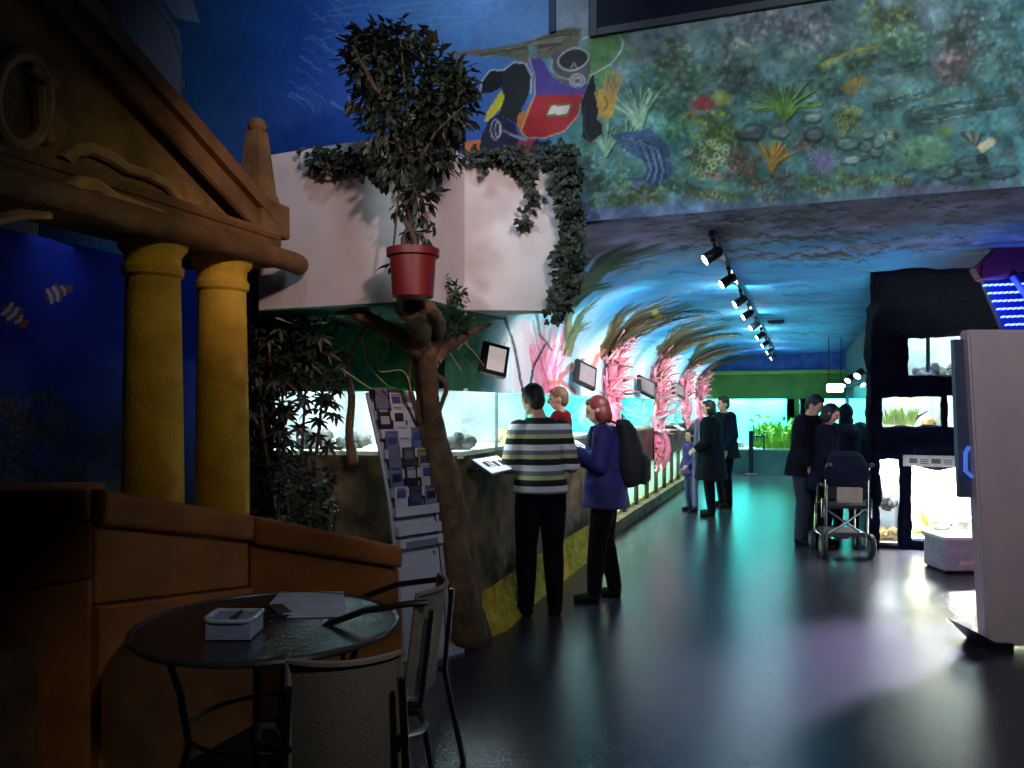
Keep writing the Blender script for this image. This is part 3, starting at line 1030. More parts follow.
def clown(cx, cy, s, an):
    ca, sa = math.cos(an), math.sin(an)

    def q(x, y):
        return (cx + s * (x * ca - y * sa), cy + s * (x * sa + y * ca))
    og = (150, 84, 48)
    sc.blob(cx, cy, 12 * s, 7 * s, og, 1, an, soft=.2, rough=.1)
    sc.poly([q(9, 0), q(17, -6), q(19, 0), q(17, 6)], og, 1)
    sc.poly([q(-3, -6), q(4, -11), q(9, -5)], og, .9)
    sc.poly([q(-2, 6), q(3, 10), q(7, 5)], og, .9)
    for bx, w in ((-6, 3.2), (1, 3.6), (9, 2.6)):
        sc.stroke([q(bx, -6.5 if bx < 8 else -4), q(bx + 1.5, 0), q(bx, 6.5 if bx < 8 else 4)], w * s, w * s, (204, 198, 196), 1)
    sc.blob(*q(-8.5, -2), 1.2 * s, 1.2 * s, (10, 10, 14), 1)


clown(55, 294, 1.0, -.35)
clown(12, 313, 1.05, .75)
o = sc.build('wall_recess', M_PAINT)
struct(o, 'recessed blue wall with two painted clownfish behind the temple columns', 'wall')
struct(O('wall_recess_core', MB().span((XN - .2, 1.5, 0), (XN - .02, 5.0, 2.62)), M_WHITE, smooth=False), 'masonry behind the blue recess', 'wall')
struct(O('trim_4', MB().span((XN, 4.9, 0), (-3.72, 4.98, 2.6)), mat('recess_navy', rgb(22, 30, 62), 0.9), smooth=False), 'dark end wall of the blue recess', 'trim')


# ------------------------------------------------------------------ rock-work grids
def rock_wall(name, path, z0, z1, m, amp=0.05, du=0.05, dz=0.05, freq=3.0, seed=0, inward=None, lean=0.0):
    """a displaced rock face along a ground path (list of 2-D points); normal to the right of the path"""
    path = [Vector(p) for p in path]
    pts = []
    for i in range(len(path) - 1):
        n = max(2, int((path[i + 1] - path[i]).length / du))
        for k in range(n):
            pts.append(path[i].lerp(path[i + 1], k / n))
    pts.append(path[-1])
    nz_ = max(2, int((z1 - z0) / dz)) + 1
    mb = MB()
    vs, fs = [], []
    for i, p in enumerate(pts):
        tg = (pts[min(i + 2, len(pts) - 1)] - pts[max(i - 2, 0)]).normalized()
        nr = Vector((tg.y, -tg.x))
        for j in range(nz_):
            z = z0 + (z1 - z0) * j / (nz_ - 1)
            q = Vector((p.x * freq, p.y * freq, z * freq)) + Vector((seed * 7.3, 0, seed))
            dsp = mnoise.noise(q) * .6 + mnoise.noise(q * 2.3) * .4 + .25 * mnoise.noise(Vector((q.x * 3, q.y * 3, q.z * .6)))
            e = 1.0 if 0 < j < nz_ - 1 else .15
            k = amp * dsp * e + lean * (1 - j / (nz_ - 1)) ** 2
            vs.append((p.x + nr.x * k, p.y + nr.y * k, z))
    for i in range(len(pts) - 1):
        for j in range(nz_ - 1):
            a_ = i * nz_ + j
            fs.append([a_, a_ + nz_, a_ + nz_ + 1, a_ + 1])
    mb.add(vs, fs)
    return O(name, mb, m, ang=180, fix=False)


YL0 = 9.1
o = rock_wall('wall_left', [(L1.x, L1.y), (K.x - .04, K.y), (XW, K.y + .1), (XW, YL0)], 0, ZG0, M_ROCK, amp=0.07, du=0.04, dz=0.04, freq=3.2)
struct(o, 'brown carved rock base under the near aquarium tank', 'wall')
core = MB().prism([(L1.x, L1.y + .12), (K.x - .12, K.y + .12), (XW - .1, YL0 - .06), (-3.4, YL0 - .06), (-3.4, 6.3), (-4.1, 6.3)], 0, ZG0 - .03)
core.span((-3.4, YL0 - .05, 0.78), (XW - .02, YB, ZG0 - .03)).span((-3.4, YL0 - .05, 0), (-3.0, YB, .78)).span((-3.0, YL0 - .05, 0), (XW, YB, .14))
struct(O('wall_left_core', core, M_ROCK, smooth=False), 'masonry plinth under the tanks', 'wall')
o = rock_wall('baseboard_left', [(c2w(-.40, 5.62).x, c2w(-.40, 5.62).y), (c2w(-.38, 5.45).x, c2w(-.38, 5.45).y), (-2.12, 5.40), (-2.18, 6.4), (-2.22, 9.4)], 0, 0.30, M_MOSS, amp=0.06, du=0.04, dz=0.03, freq=7, seed=3, lean=0.13)
struct(o, 'low band of yellow mossy stones at the foot of the rock base', 'baseboard')
# rail band over the low tanks, sill under them
o = rock_wall('trim_5', [(XW + .05, YL0), (XW + .05, YB)], 0.73, ZG0, mat('red_brown_rock', rgb(110, 62, 56), 0.85, c2=rgb(64, 40, 40), scale=5, bump=0.6), amp=0.06, du=0.07, freq=3, seed=5)
struct(o, 'red brown rail above the row of low tanks', 'trim')
o = rock_wall('trim_6', [(XW + .12, YL0 - .1), (XW + .12, YB)], 0.0, 0.15, M_ROCK, amp=0.04, du=0.07, freq=4, seed=6)
struct(o, 'stone kerb under the row of low tanks', 'trim')
struct(O('trim_7', MB().span((XW - .01, YL0 - .1, .145), (XW + .12, YB, .155)).span((XW - .05, YL0, .735), (XW + .06, YB, .76)).span((XW - .05, YL0, ZG0 - .03), (XW + .06, YB, ZG0)), M_ROCK, smooth=False), 'ledges closing the tank rails', 'trim')

# ------------------------------------------------------------------ aquaria along the left wall
def backmat(name, c, c2, scale=3.0):
    return mat(name, c, 0.9, c2=c2, scale=scale, detail=6, bump=0.4, bscale=8)


M_BACK_A = backmat('pale_grey_backdrop', rgb(176, 184, 192), rgb(140, 146, 150))
M_BACK_B = backmat('cyan_backdrop', rgb(110, 206, 214), rgb(80, 176, 190))
M_BACK_C = backmat('turquoise_backdrop', rgb(84, 214, 206), rgb(50, 170, 176))
M_HOOD = mat('lamp_hood', (0.02, 0.02, 0.022), 0.5)
M_PLANT = mat('water_plant', rgb(96, 150, 44), 0.6, c2=rgb(60, 110, 30), scale=10)
M_LIME = mat('lime_plant', rgb(160, 196, 60), 0.6, c2=rgb(110, 156, 36), scale=10)
M_YCORAL = mat('cream_coral', rgb(220, 196, 140), 0.8, c2=rgb(190, 150, 90), scale=14, bump=0.6)
M_GROCK = mat('grey_rock', rgb(130, 128, 124), 0.9, c2=rgb(84, 84, 84), scale=6, bump=0.7)


def tank_lamp(name, c, sx, sy, energy, col):
    return light('AREA', name, c, (c[0], c[1], c[2] - 1), energy, col, sx, sy)


XT = -3.15
# near tank turning the corner
tA = thing('aquarium', 'near brightly lit corner tank behind the brochure stand and the man in stripes', 'aquarium', (-2.8, 5.9, ZG0), 0, 'tanks along the left wall')
Kp, Lp = (K.x, K.y), (L1.x, L1.y)
O('glass', MB().slab([(Lp[0], Lp[1], ZG0), (Kp[0], Kp[1], ZG0), (Kp[0], Kp[1], ZG1 + .02), (Lp[0], Lp[1], ZG1 + .02)], (0.004, .012, 0)), M_GLASS, tA, smooth=False)
O('glass', MB().span((XW - .012, K.y + .01, ZG0), (XW, 6.78, ZG1 + .02)), M_GLASS, tA, smooth=False)
O('back_panel', MB().prism([(-3.75, 6.15), (XT, 6.2), (XT, 6.78), (XT - .03, 6.78), (XT - .03, 6.23), (-3.75, 6.18)], ZG0, 2.1), M_BACK_A, tA, smooth=False)
O('end_panel', MB().span((XT, 6.76, ZG0), (XW - .02, 6.79, 2.1)), M_BACK_A, tA, smooth=False)
O('end_panel', MB().slab([(Lp[0], Lp[1] + .02, ZG0), (-3.75, 6.18, ZG0), (-3.75, 6.18, 2.1), (Lp[0], Lp[1] + .02, 2.1)], (-.03, 0, 0)), M_BACK_A, tA, smooth=False)
O('sand_bed', MB().prism([(Lp[0], Lp[1] + .02), (Kp[0] - .02, Kp[1] + .02), (XW - .02, 6.76), (XT, 6.76), (XT, 6.2), (-3.75, 6.15)], ZG0 - .02, ZG0 + .03), M_SAND, tA, smooth=False)
O('water_surface', MB().prism([(Lp[0], Lp[1] + .02), (Kp[0] - .02, Kp[1] + .02), (XW - .02, 6.76), (XT, 6.76), (XT, 6.2), (-3.75, 6.15)], 1.755, 1.76), M_WATER, tA, smooth=False)
O('lamp_hood', MB().prism([(Lp[0], Lp[1] + .06), (Kp[0] - .03, Kp[1] + .06), (XW - .03, 6.76), (XT, 6.76), (XT, 6.2), (-3.75, 6.15)], 2.08, 2.12), M_HOOD, tA, smooth=False)
O('seam', MB().span((XW - .02, 6.0, ZG0), (XW + .004, 6.012, ZG1)), mat('silicone', rgb(120, 130, 130), 0.5), tA, smooth=False)
tank_lamp('tank_lamp', (-2.72, 6.0, 2.04), .4, 1.3, 30, (0.93, 0.97, 1.0))
tank_lamp('tank_lamp', (-3.3, 5.6, 2.04), .9, .4, 34, (0.93, 0.97, 1.0))
bays = [(6.82, 9.66, M_BACK_B, 70, (0.62, 0.97, 1.0), 'cyan tank behind the woman in the blue jacket'),
        (9.72, 12.96, M_BACK_C, 75, (0.6, 1.0, 0.97), 'turquoise tank between the second and third pink corals'),
        (13.02, 16.2, M_BACK_C, 75, (0.6, 1.0, 0.95), 'turquoise tank behind the mother in black and the child'),
        (16.26, 19.4, M_BACK_C, 70, (0.6, 1.0, 0.95), 'last turquoise tank before the far wall')]
for (y0, y1, bm_, e, lc, lab) in bays:
    t_ = thing('aquarium', lab, 'aquarium', (-2.7, (y0 + y1) / 2, ZG0), 0, 'tanks along the left wall')
    O('glass', MB().span((XW - .012, y0, ZG0), (XW, y1, ZG1 + .02)), M_GLASS, t_, smooth=False)
    O('back_panel', MB().span((XT - .03, y0, ZG0), (XT, y1, 2.1)), bm_, t_, smooth=False)
    O('end_panel', MB().span((XT, y1 - .02, ZG0), (XW - .02, y1, 2.1)), bm_, t_, smooth=False)
    O('end_panel', MB().span((XT, y0, ZG0), (XW - .02, y0 + .02, 2.1)), bm_, t_, smooth=False)
    O('sand_bed', MB().span((XT, y0 + .02, ZG0 - .02), (XW - .02, y1 - .02, ZG0 + .03)), M_SAND, t_, smooth=False)
    O('water_surface', MB().span((XT, y0 + .02, 1.755), (XW - .02, y1 - .02, 1.76)), M_WATER, t_, smooth=False)
    O('lamp_hood', MB().span((XT, y0, 2.08), (XW - .03, y1, 2.12)), M_HOOD, t_, smooth=False)
    tank_lamp('tank_lamp', (-2.72, (y0 + y1) / 2, 2.04), .5, y1 - y0 - .3, e, lc)

# things standing in the near tanks
def lump(name, lab, cat, c, r, m, n=9, seed=1, group=None):
    rr = random.Random(seed)
    mb = MB()
    for k in range(n):
        q = (c[0] + rr.uniform(-.7, .7) * r, c[1] + rr.uniform(-.7, .7) * r, c[2] + abs(rr.uniform(0, .9)) * r)
        mb.ball(q, r * rr.uniform(.35, .6), 2, .5, 2.5, seed=seed + k)
    return tag(O(name, mb, m), lab, cat, group)


p = onX(506, 449, -2.5)
lump('coral', 'cream coral clump on the sand left of the striped sweater', 'coral', (p.x, p.y, ZG0 + .04), .09, M_YCORAL, 12, 3)
bx = MB()
pb = onX(487, 420, -2.9)
bx.lathe([(.075, 0), (.085, .05), (.08, .2), (.085, .36), (.07, .38)], (pb.x, pb.y, ZG0 + .12), 14)
bx.ball((pb.x, pb.y, ZG0 + .08), (.12, .1, .07), 2, .3)
tag(O('barrel_sponge', bx, mat('sponge', rgb(196, 176, 156), .9, bump=.6)), 'tall beige barrel sponge in the near corner tank', 'sponge')
for k, (px_, xx, r_, lab) in enumerate([(352, -3.3, .11, 'grey rock in the corner tank behind the thin stem'), (463, -2.7, .12, 'grey rock in the corner tank right of the tree trunk'), (315, -3.4, .12, 'grey rock in the corner tank behind the shrub leaves')]):
    q = pix(px_, 452, 6.25 if k != 1 else 6.1)
    lump('rock', lab, 'rock', (q.x, q.y, ZG0 + .03), r_, M_GROCK, 7, 11 + k)
for k, (y_, m_, r_) in enumerate([(8.3, M_GROCK, .14), (9.1, M_YCORAL, .1), (10.6, M_GROCK, .14), (11.6, M_PLANT, .12), (12.4, M_GROCK, .13), (14.0, M_PLANT, .15), (15.0, M_GROCK, .16)]):
    lump('reef_rock', ['grey reef rock in the cyan tank', 'cream reef lump near the end of the cyan tank', 'grey reef rock at the start of the second turquoise tank', 'green algae mound in the middle of the turquoise tank', 'grey reef rock at the end of the turquoise tank',
                       'green algae mound behind the woman in black', 'grey reef rock behind the woman in black'][k], 'reef rock', (-2.72, y_, ZG0 + .03), r_, m_, 8, 30 + k, 'reef rocks in the left tanks')

# row of small floor-level tanks
ys = [9.15 + .85 * k for k in range(10)]
M_LBACK = backmat('pale_green_backdrop', rgb(200, 226, 200), rgb(160, 206, 190))
M_LSAND = mat('yellow_gravel', rgb(214, 196, 110), .9, c2=rgb(180, 160, 80), scale=50)
first = None
names = ['first', 'second', 'third', 'fourth', 'fifth', 'sixth', 'seventh', 'eighth', 'ninth', 'tenth']
for k, y0 in enumerate(ys):
    y1 = y0 + .85
    lab = names[k] + ' of the small lit floor tanks counted from the woman in blue'
    if first is None:
        first = t_ = thing('floor_tank', lab, 'aquarium', (XW - .3, y0, .15), 0, 'small floor level tanks')
        L_ = [('glass', MB().span((.29, .03, .0), (.30, .82, .585)), M_GLASS), ('backdrop', MB().span((-.32, .0, 0), (-.30, .85, .585)).span((-.3, 0, 0), (.29, .015, .585)).span((-.3, .835, 0), (.29, .85, .585)), M_LBACK),
              ('gravel', MB().span((-.3, .015, 0), (.29, .835, .05)), M_LSAND), ('lamp_hood', MB().span((-.3, .0, .56), (.29, .85, .585)), M_HOOD),
              ('frame_post', MB().span((.28, -.025, 0), (.34, .035, .585), .008), M_BLACK)]
        for nm, mb_, m_ in L_:
            O(nm, mb_, m_, t_, local=True, smooth=False)
    else:
        t_ = copy_tree(first)
        t_.location = (XW - .3, y0, .15)
        t_['label'] = lab
    tank_lamp('floor_tank_lamp', (XW - .2, y0 + .42, .69), .3, .6, 14 if k else 18, (1.0, 1.0, 0.8) if k < 2 else (.8, 1.0, .92))

# ------------------------------------------------------------------ pink coral trees standing against the left wall
M_BROWNC = mat('brown_coral', rgb(150, 96, 84), .8, c2=rgb(110, 70, 60), scale=9)


def coral_tree(loc, h0, h1, lab, seed, lean=0.1):
    rr = random.Random(seed)
    t_ = thing('coral_tree', lab, 'coral', loc, 0, 'pink coral trees along the left wall')
    tr = MB()
    n = 9
    base = [(0.03 * math.sin(k), 0.03 * math.cos(2 * k), h0 + (h1 - h0) * .62 * k / (n - 1)) for k in range(n)]
    for q in range(6):
        off = Vector((rr.uniform(-.06, .06), rr.uniform(-.16, .16), 0))
        dn = Vector((0, 0, rr.uniform(0, .3)))
        tr.tube([Vector(b) + off * (1 + .9 * math.sin(k * .7 + q)) + dn * (1 - k / n) for k, b in enumerate(base)], [.06 * rr.uniform(.6, 1.1) * (1.2 - .5 * k / n) * (.35 if k == 0 else .75 if k == 1 else 1) for k in range(n)], 8)
    for q in range(26):
        z0 = h0 + rr.uniform(.02, .5)
        p0 = Vector((rr.uniform(-.02, .06), rr.uniform(-.15, .15), z0))
        dd = Vector((rr.uniform(0, .5), rr.uniform(-1, 1), rr.uniform(-1, .4))).normalized() * rr.uniform(.06, .16)
        tr.tube([p0, p0 + dd * .5 + Vector((.02, 0, 0)), p0 + dd], [.03, .022, .008], 6)
    O('trunk', tr, M_PINK, t_, local=True, ang=180)
    br = MB()
    br2 = MB()
    br3 = MB()
    for q in range(110):
        z0 = h0 + (h1 - h0) * rr.uniform(.3, .85)
        p0 = Vector((rr.uniform(-.05, .05), rr.uniform(-.12, .12), z0))
        d = Vector((rr.uniform(-.1, .6), rr.uniform(-1, 1), rr.uniform(.1, 1.1))).normalized()
        L = rr.uniform(.16, .42) * (h1 - h0) / 1.6
        pts = [p0]
        for k in range(5):
            d = (d + Vector((rr.uniform(-.25, .35), rr.uniform(-.4, .4), rr.uniform(-.35, .3)))).normalized()
            pts.append(pts[-1] + d * L / 5)
        for p_ in pts:                    # stay under the vault
            lim = -0.95 - 1.35 * math.sqrt(max(0, 1 - max(0, (p_.z + loc[2] - 2.0) / .8) ** 2)) if p_.z + loc[2] < 2.78 else -0.95
            p_.x = max(p_.x, lim + .05 - loc[0])
            p_.z = min(p_.z, 2.74 - loc[2])
        (br, br2, br, br2, br3)[q % 5].tube(pts, [.02, .019, .017, .015, .011, .005], 6)
        if q % 3 == 0:
            m = pts[2]
            e = m + Vector((rr.uniform(0, .25), rr.uniform(-.2, .2), rr.uniform(-.05, .25)))
            br.tube([m, (m + e) / 2 + Vector((0, 0, .03)), e], [.014, .011, .006], 6)
    O('branches', br, M_PINK, t_, local=True, ang=180)
    O('branches', br2, M_PALEPINK, t_, local=True, ang=180)
    O('twigs', br3, M_BROWNC, t_, local=True, ang=180)
    fr = MB()
    for q in range(46):
        ph = rr.uniform(-.5, .5)
        pts = []
        Y0 = rr.uniform(-.35, .35)
        a0 = rr.uniform(.2, .5)
        a1 = a0 + rr.uniform(.3, .75)
        for k in range(7):
            a = math.pi / 2 * min(1.05, a0 + (a1 - a0) * k / 6)
            off = .05 + .05 * rr.random() + .05 * (k == 6)
            X = -0.95 - (1.35 - off) * math.cos(a)
            Z = 2.0 + (.8 - off) * math.sin(min(a, 1.57))
            pts.append(Vector((X - loc[0], Y0 + ph * .5 * k / 6, Z - loc[2])))
        fr.tube(pts, [.006, .010, .011, .010, .008, .005, .002], 4, flat=.4)
    O('fronds', fr, M_FROND, t_, local=True, ang=180)
    return t_


coral_tree((-2.2, 9.69, 0), 1.2, 2.62, 'largest pink coral tree with brown fronds above the woman in blue', 1)
coral_tree((-2.2, 12.99, 0), .55, 2.62, 'pink coral tree reaching below the rail beside the child in purple', 2)
coral_tree((-2.2, 16.23, 0), 1.2, 2.66, 'pale pink coral tree behind the mother in black', 3)
coral_tree((-2.2, 18.9, 0), 1.1, 2.66, 'farthest pink coral tree beside the green far wall', 4)

# ------------------------------------------------------------------ far wall
M_GREEN = mat('green_wall', rgb(92, 140, 70), .8, c2=rgb(78, 122, 62), scale=3)
M_GREENL = mat('light_green_beam', rgb(130, 186, 90), .7, c2=rgb(116, 170, 80), scale=3)
M_TEALW = mat('teal_low_wall', rgb(70, 110, 110), .8, c2=rgb(54, 92, 94), scale=3)
M_BLUEW = mat('blue_frieze', rgb(60, 110, 200), .8, c2=rgb(44, 84, 170), scale=5, bump=.3)
XR = .92
zt0, zt1 = .57, 1.76
pm = onY(797, 400, YB).x
mb = MB().span((XW - 1, YB, zt1), (XR + .2, YB + .1, 2.37))
o = O('wall_back', mb, M_GREEN, smooth=False)
struct(o, 'far green wall over the two end tanks', 'wall')
struct(O('wall_back_low', MB().span((XW - 1, YB - .02, 0), (XR + .2, YB + .1, zt0)), M_TEALW, smooth=False), 'teal low wall under the end tanks', 'wall')
struct(O('wall_back_frieze', MB().span((XW - 1, YB + .02, 2.4), (XR + .2, YB + .1, ZC + .05)), M_BLUEW, smooth=False), 'blue painted frieze over the green beam', 'wall')
struct(O('trim_8', MB().span((XW, YB - .12, 2.33), (XR + .2, YB + .02, 2.42), .01), M_GREENL, smooth=False), 'light green beam across the far wall', 'trim')
struct(O('trim_9', MB().span((pm - .06, YB - .02, zt0), (pm + .06, YB + .1, zt1)), M_GREEN, smooth=False), 'green post between the two end tanks', 'trim')
M_BACK_F = backmat('bright_cyan_backdrop', rgb(110, 228, 224), rgb(80, 200, 206), 1.5)
for (x0, x1, lab, lc, e) in [(XW, pm - .06, 'wide cyan end tank with lime plants on the far wall', (.6, 1, .98), 330), (pm + .06, XR, 'right end tank on the far wall behind the couple', (.8, 1, .95), 260)]:
    t_ = thing('aquarium', lab, 'aquarium', ((x0 + x1) / 2, YB + .6, zt0), 0, 'tanks in the far wall')
    O('glass', MB().span((x0, YB + .03, zt0), (x1, YB + .045, zt1)), M_GLASS, t_, smooth=False)
    O('back_panel', MB().span((x0 - .3, YB + 1.0, zt0), (x1 + .3, YB + 1.04, 2.35)), M_BACK_F, t_, smooth=False)
    O('end_panel', MB().span((x0 - .02, YB + .1, zt0), (x0, YB + 1.0, 2.35)), M_BACK_F, t_, smooth=False)
    O('end_panel', MB().span((x1, YB + .1, zt0), (x1 + .02, YB + 1.0, 2.35)), M_BACK_F, t_, smooth=False)
    O('gravel_bed', MB().span((x0, YB + .1, zt0 - .05), (x1, YB + 1.0, zt0 + .03)), M_SAND, t_, smooth=False)
    O('water_surface', MB().span((x0, YB + .1, 1.8), (x1, YB + 1, 1.805)), M_WATER, t_, smooth=False)
    O('lamp_hood', MB().span((x0, YB + .1, 2.33), (x1, YB + 1.0, 2.36)), M_HOOD, t_, smooth=False)
    tank_lamp('end_tank_lamp', ((x0 + x1) / 2, YB + .5, 2.3), x1 - x0 - .1, .6, e, lc)


def tuft(c, h, r, n, seed, mbl, w=.02, wide=1.0):
    rr = random.Random(seed)
    for k in range(n):
        a, q = rr.uniform(0, 6.28), math.sqrt(rr.random()) * r
        p0 = Vector((c[0] + math.cos(a) * q, c[1] + math.sin(a) * q * wide, c[2]))
        hh = h * rr.uniform(.4, 1)
        d = Vector((rr.uniform(-.5, .5), rr.uniform(-.3, .3), 1)).normalized()
        mbl.leaf(p0, d, (rr.uniform(-1, 1), -1, .2), hh, w * rr.uniform(.7, 1.4))


def waterplant(lab, c, h, r, m, n, seed, w=.05):
    mbl = MB()
    tuft(c, h, r, n, seed, mbl, w)
    rr = random.Random(seed + 1)
    for k in range(n // 2):
        q = Vector((c[0] + rr.uniform(-r, r), c[1] + rr.uniform(-.1, .1), c[2] + rr.uniform(.0, h)))
        mbl.leaf(q, (rr.uniform(-1, 1), rr.uniform(-.6, .2), rr.uniform(-.2, .8)), (0, -1, .5), w * 3, w * 1.6)
    return tag(O('water_plant', mbl, m), lab, 'water plant', 'plants in the far tanks')


q = onY(762, 448, YB + .35)
waterplant('tall green plant left of the lime clump in the end tank', (q.x, q.y, zt0 + .03), .75, .18, M_PLANT, 80, 1)
q = onY(778, 448, YB + .3)
waterplant('lime green clump in the middle of the wide end tank', (q.x, q.y, zt0 + .03), .5, .35, M_LIME, 170, 2, .06)
q = onY(790, 448, YB + .35)
waterplant('dark green plant beside the green post of the end tank', (q.x, q.y, zt0 + .03), .72, .18, M_PLANT, 90, 3)
q = onY(828, 448, YB + .3)
waterplant('green plant in the right end tank behind the couple', (q.x, q.y, zt0 + .03), .6, .25, M_PLANT, 90, 4)
q = onY(735, 448, YB + .4)
lump('rock', 'pale rock at the left of the wide end tank', 'rock', (q.x, q.y, zt0 + .03), .22, M_GROCK, 8, 77)

# stanchion before the end tank
q = onZ(751, 475, 0)
st = thing('stanchion', 'dark rail post standing before the wide end tank', 'post', (q.x, q.y, 0), .34)
O('base', MB().lathe([(.16, 0), (.16, .02), (.05, .05), (.03, .07)], n=20), M_BLACK, st, local=True)
O('post', MB().tube([(0, 0, .05), (0, 0, .96)], .055, 12), M_BLACK, st, local=True)
O('cap', MB().ball((0, 0, .98), .06, 2), M_BLACK, st, local=True)
O('rail_arm', MB().tube([(0, 0, .9), (.3, 0, .9)], .022, 8).tube([(.3, 0, .92), (.3, 0, .55)], .018, 8), M_BLACK, st, local=True)

# ------------------------------------------------------------------ right wall with a long window tank
w0, w1, wz0, wz1 = 11.0, 18.6, .92, 2.0
mb = MB().span((XR, 10.85, 0), (XR + .12, YB, wz0)).span((XR, 10.85, wz1), (XR + .12, YB, ZC)).span((XR, 10.85, wz0), (XR + .12, w0, wz1)).span((XR, w1, wz0), (XR + .12, YB, wz1))
struct(O('wall_right', mb, mat('teal_dark_wall', rgb(40, 84, 100), .8, c2=rgb(28, 62, 82), scale=2), smooth=False), 'dark teal right wall of the corridor with a long tank window', 'wall')
t_ = thing('aquarium', 'long pale tank in the right wall beyond the wheelchair', 'aquarium', (XR + .6, 14, wz0))
O('glass', MB().span((XR + .02, w0, wz0), (XR + .035, w1, wz1)), M_GLASS, t_, smooth=False)
O('back_panel', MB().span((XR + .9, w0, wz0), (XR + .94, w1, 2.4)), M_BACK_F, t_, smooth=False)
O('end_panel', MB().span((XR + .12, w1, wz0), (XR + .9, w1 + .03, 2.4)), M_BACK_F, t_, smooth=False)
O('end_panel', MB().span((XR + .12, w0 - .03, wz0), (XR + .9, w0, 2.4)), M_BACK_F, t_, smooth=False)
O('gravel_bed', MB().span((XR + .1, w0, wz0 - .04), (XR + .9, w1, wz0 + .03)), M_SAND, t_, smooth=False)
O('lamp_hood', MB().span((XR + .1, w0, 2.38), (XR + .9, w1, 2.42)), M_HOOD, t_, smooth=False)
tank_lamp('side_tank_lamp', (XR + .5, 14.5, 2.35), .5, 7.6, 260, (.75, 1, 1))
for k in range(3):
    lump('rock', ['mossy rock in the right wall tank nearest the wheelchair', 'mossy rock midway in the right wall tank', 'mossy rock at the far end of the right wall tank'][k], 'rock', (XR + .5, 12.2 + 2.3 * k, wz0 + .03), .25, [M_PLANT, M_GROCK, M_PLANT][k], 9, 90 + k)

# ------------------------------------------------------------------ dark rock front on the right with lit openings (plane Y = 10)
YR = 10.0
def X_(px): return onY(px, 405, YR).x
def Z_(px, py): return onY(px, py, YR).z
ops = {'A': (X_(908), X_(955) + .5, Z_(930, 376), Z_(930, 338)), 'B': (X_(882), X_(941), Z_(910, 428), Z_(910, 397)), 'B2': (X_(947), X_(947) + .75, Z_(950, 428), Z_(950, 396)),  # A and B2 widened unseen behind the cabinet for the floor glare
       'CL': (X_(879), X_(899), Z_(890, 545), Z_(890, 459)), 'C': (X_(911), X_(911) + 1.35, Z_(930, 541), Z_(930, 466))}
x0r, x1r = X_(871), 3.9
xs = sorted({x0r, x1r} | {v for q in ops.values() for v in q[:2]})
zs_ = sorted({0.0, ZC} | {v for q in ops.values() for v in q[2:]})
gx = [x0r]
while gx[-1] < x1r - .01:
    nx = gx[-1] + .05
    c_ = [v for v in xs if gx[-1] + 1e-6 < v <= nx + .02]
    gx.append(c_[0] if c_ else min(nx, x1r))
gz = [0.0]
while gz[-1] < ZC - .01:
    nz2 = gz[-1] + .05
    c_ = [v for v in zs_ if gz[-1] + 1e-6 < v <= nz2 + .02]
    gz.append(c_[0] if c_ else min(nz2, ZC))
rk = MB()


def hole(x, z):
    return any(q[0] < x < q[1] and q[2] < z < q[3] for q in ops.values())


vid = {}
for i, x in enumerate(gx):
    for j, z in enumerate(gz):
        q = Vector((x * 2.6, 1.3, z * 2.6))
        d = .16 * mnoise.noise(q) + .09 * mnoise.noise(q * 2.4)
        up_ = max(0, (z - 2.40) / .40)
        near = min([max(abs(x - (q_[0] + q_[1]) / 2) - (q_[1] - q_[0]) / 2, abs(z - (q_[2] + q_[3]) / 2) - (q_[3] - q_[2]) / 2) for q_ in ops.values()])
        k = min(1, max(0.12, near / .15))
        wob = .016 if 0 < i < len(gx) - 1 and 0 < j < len(gz) - 1 else 0
        p_ = 2.2 * up_ ** 1.1
        rk.v.append(Vector((x - .078 * p_ + wob * mnoise.noise(q * 5), YR - .05 - d * k - p_, z + wob * mnoise.noise(q * 5 + Vector((9, 0, 0))))))
        vid[i, j] = len(rk.v) - 1
for i in range(len(gx) - 1):
    for j in range(len(gz) - 1):
        if not hole((gx[i] + gx[i + 1]) / 2, (gz[j] + gz[j + 1]) / 2):
            rk.f.append([vid[i, j], vid[i + 1, j], vid[i + 1, j + 1], vid[i, j + 1]])
            rk.m.append(0)
ro = O('wall_front', rk, M_DROCK, ang=180, fix=False)
sm = ro.modifiers.new('thickness', 'SOLIDIFY')
sm.thickness = .1
sm.offset = -1 if True else 1
bake(ro)
struct(ro, 'dark blue rock front on the right with lit tank openings', 'wall')
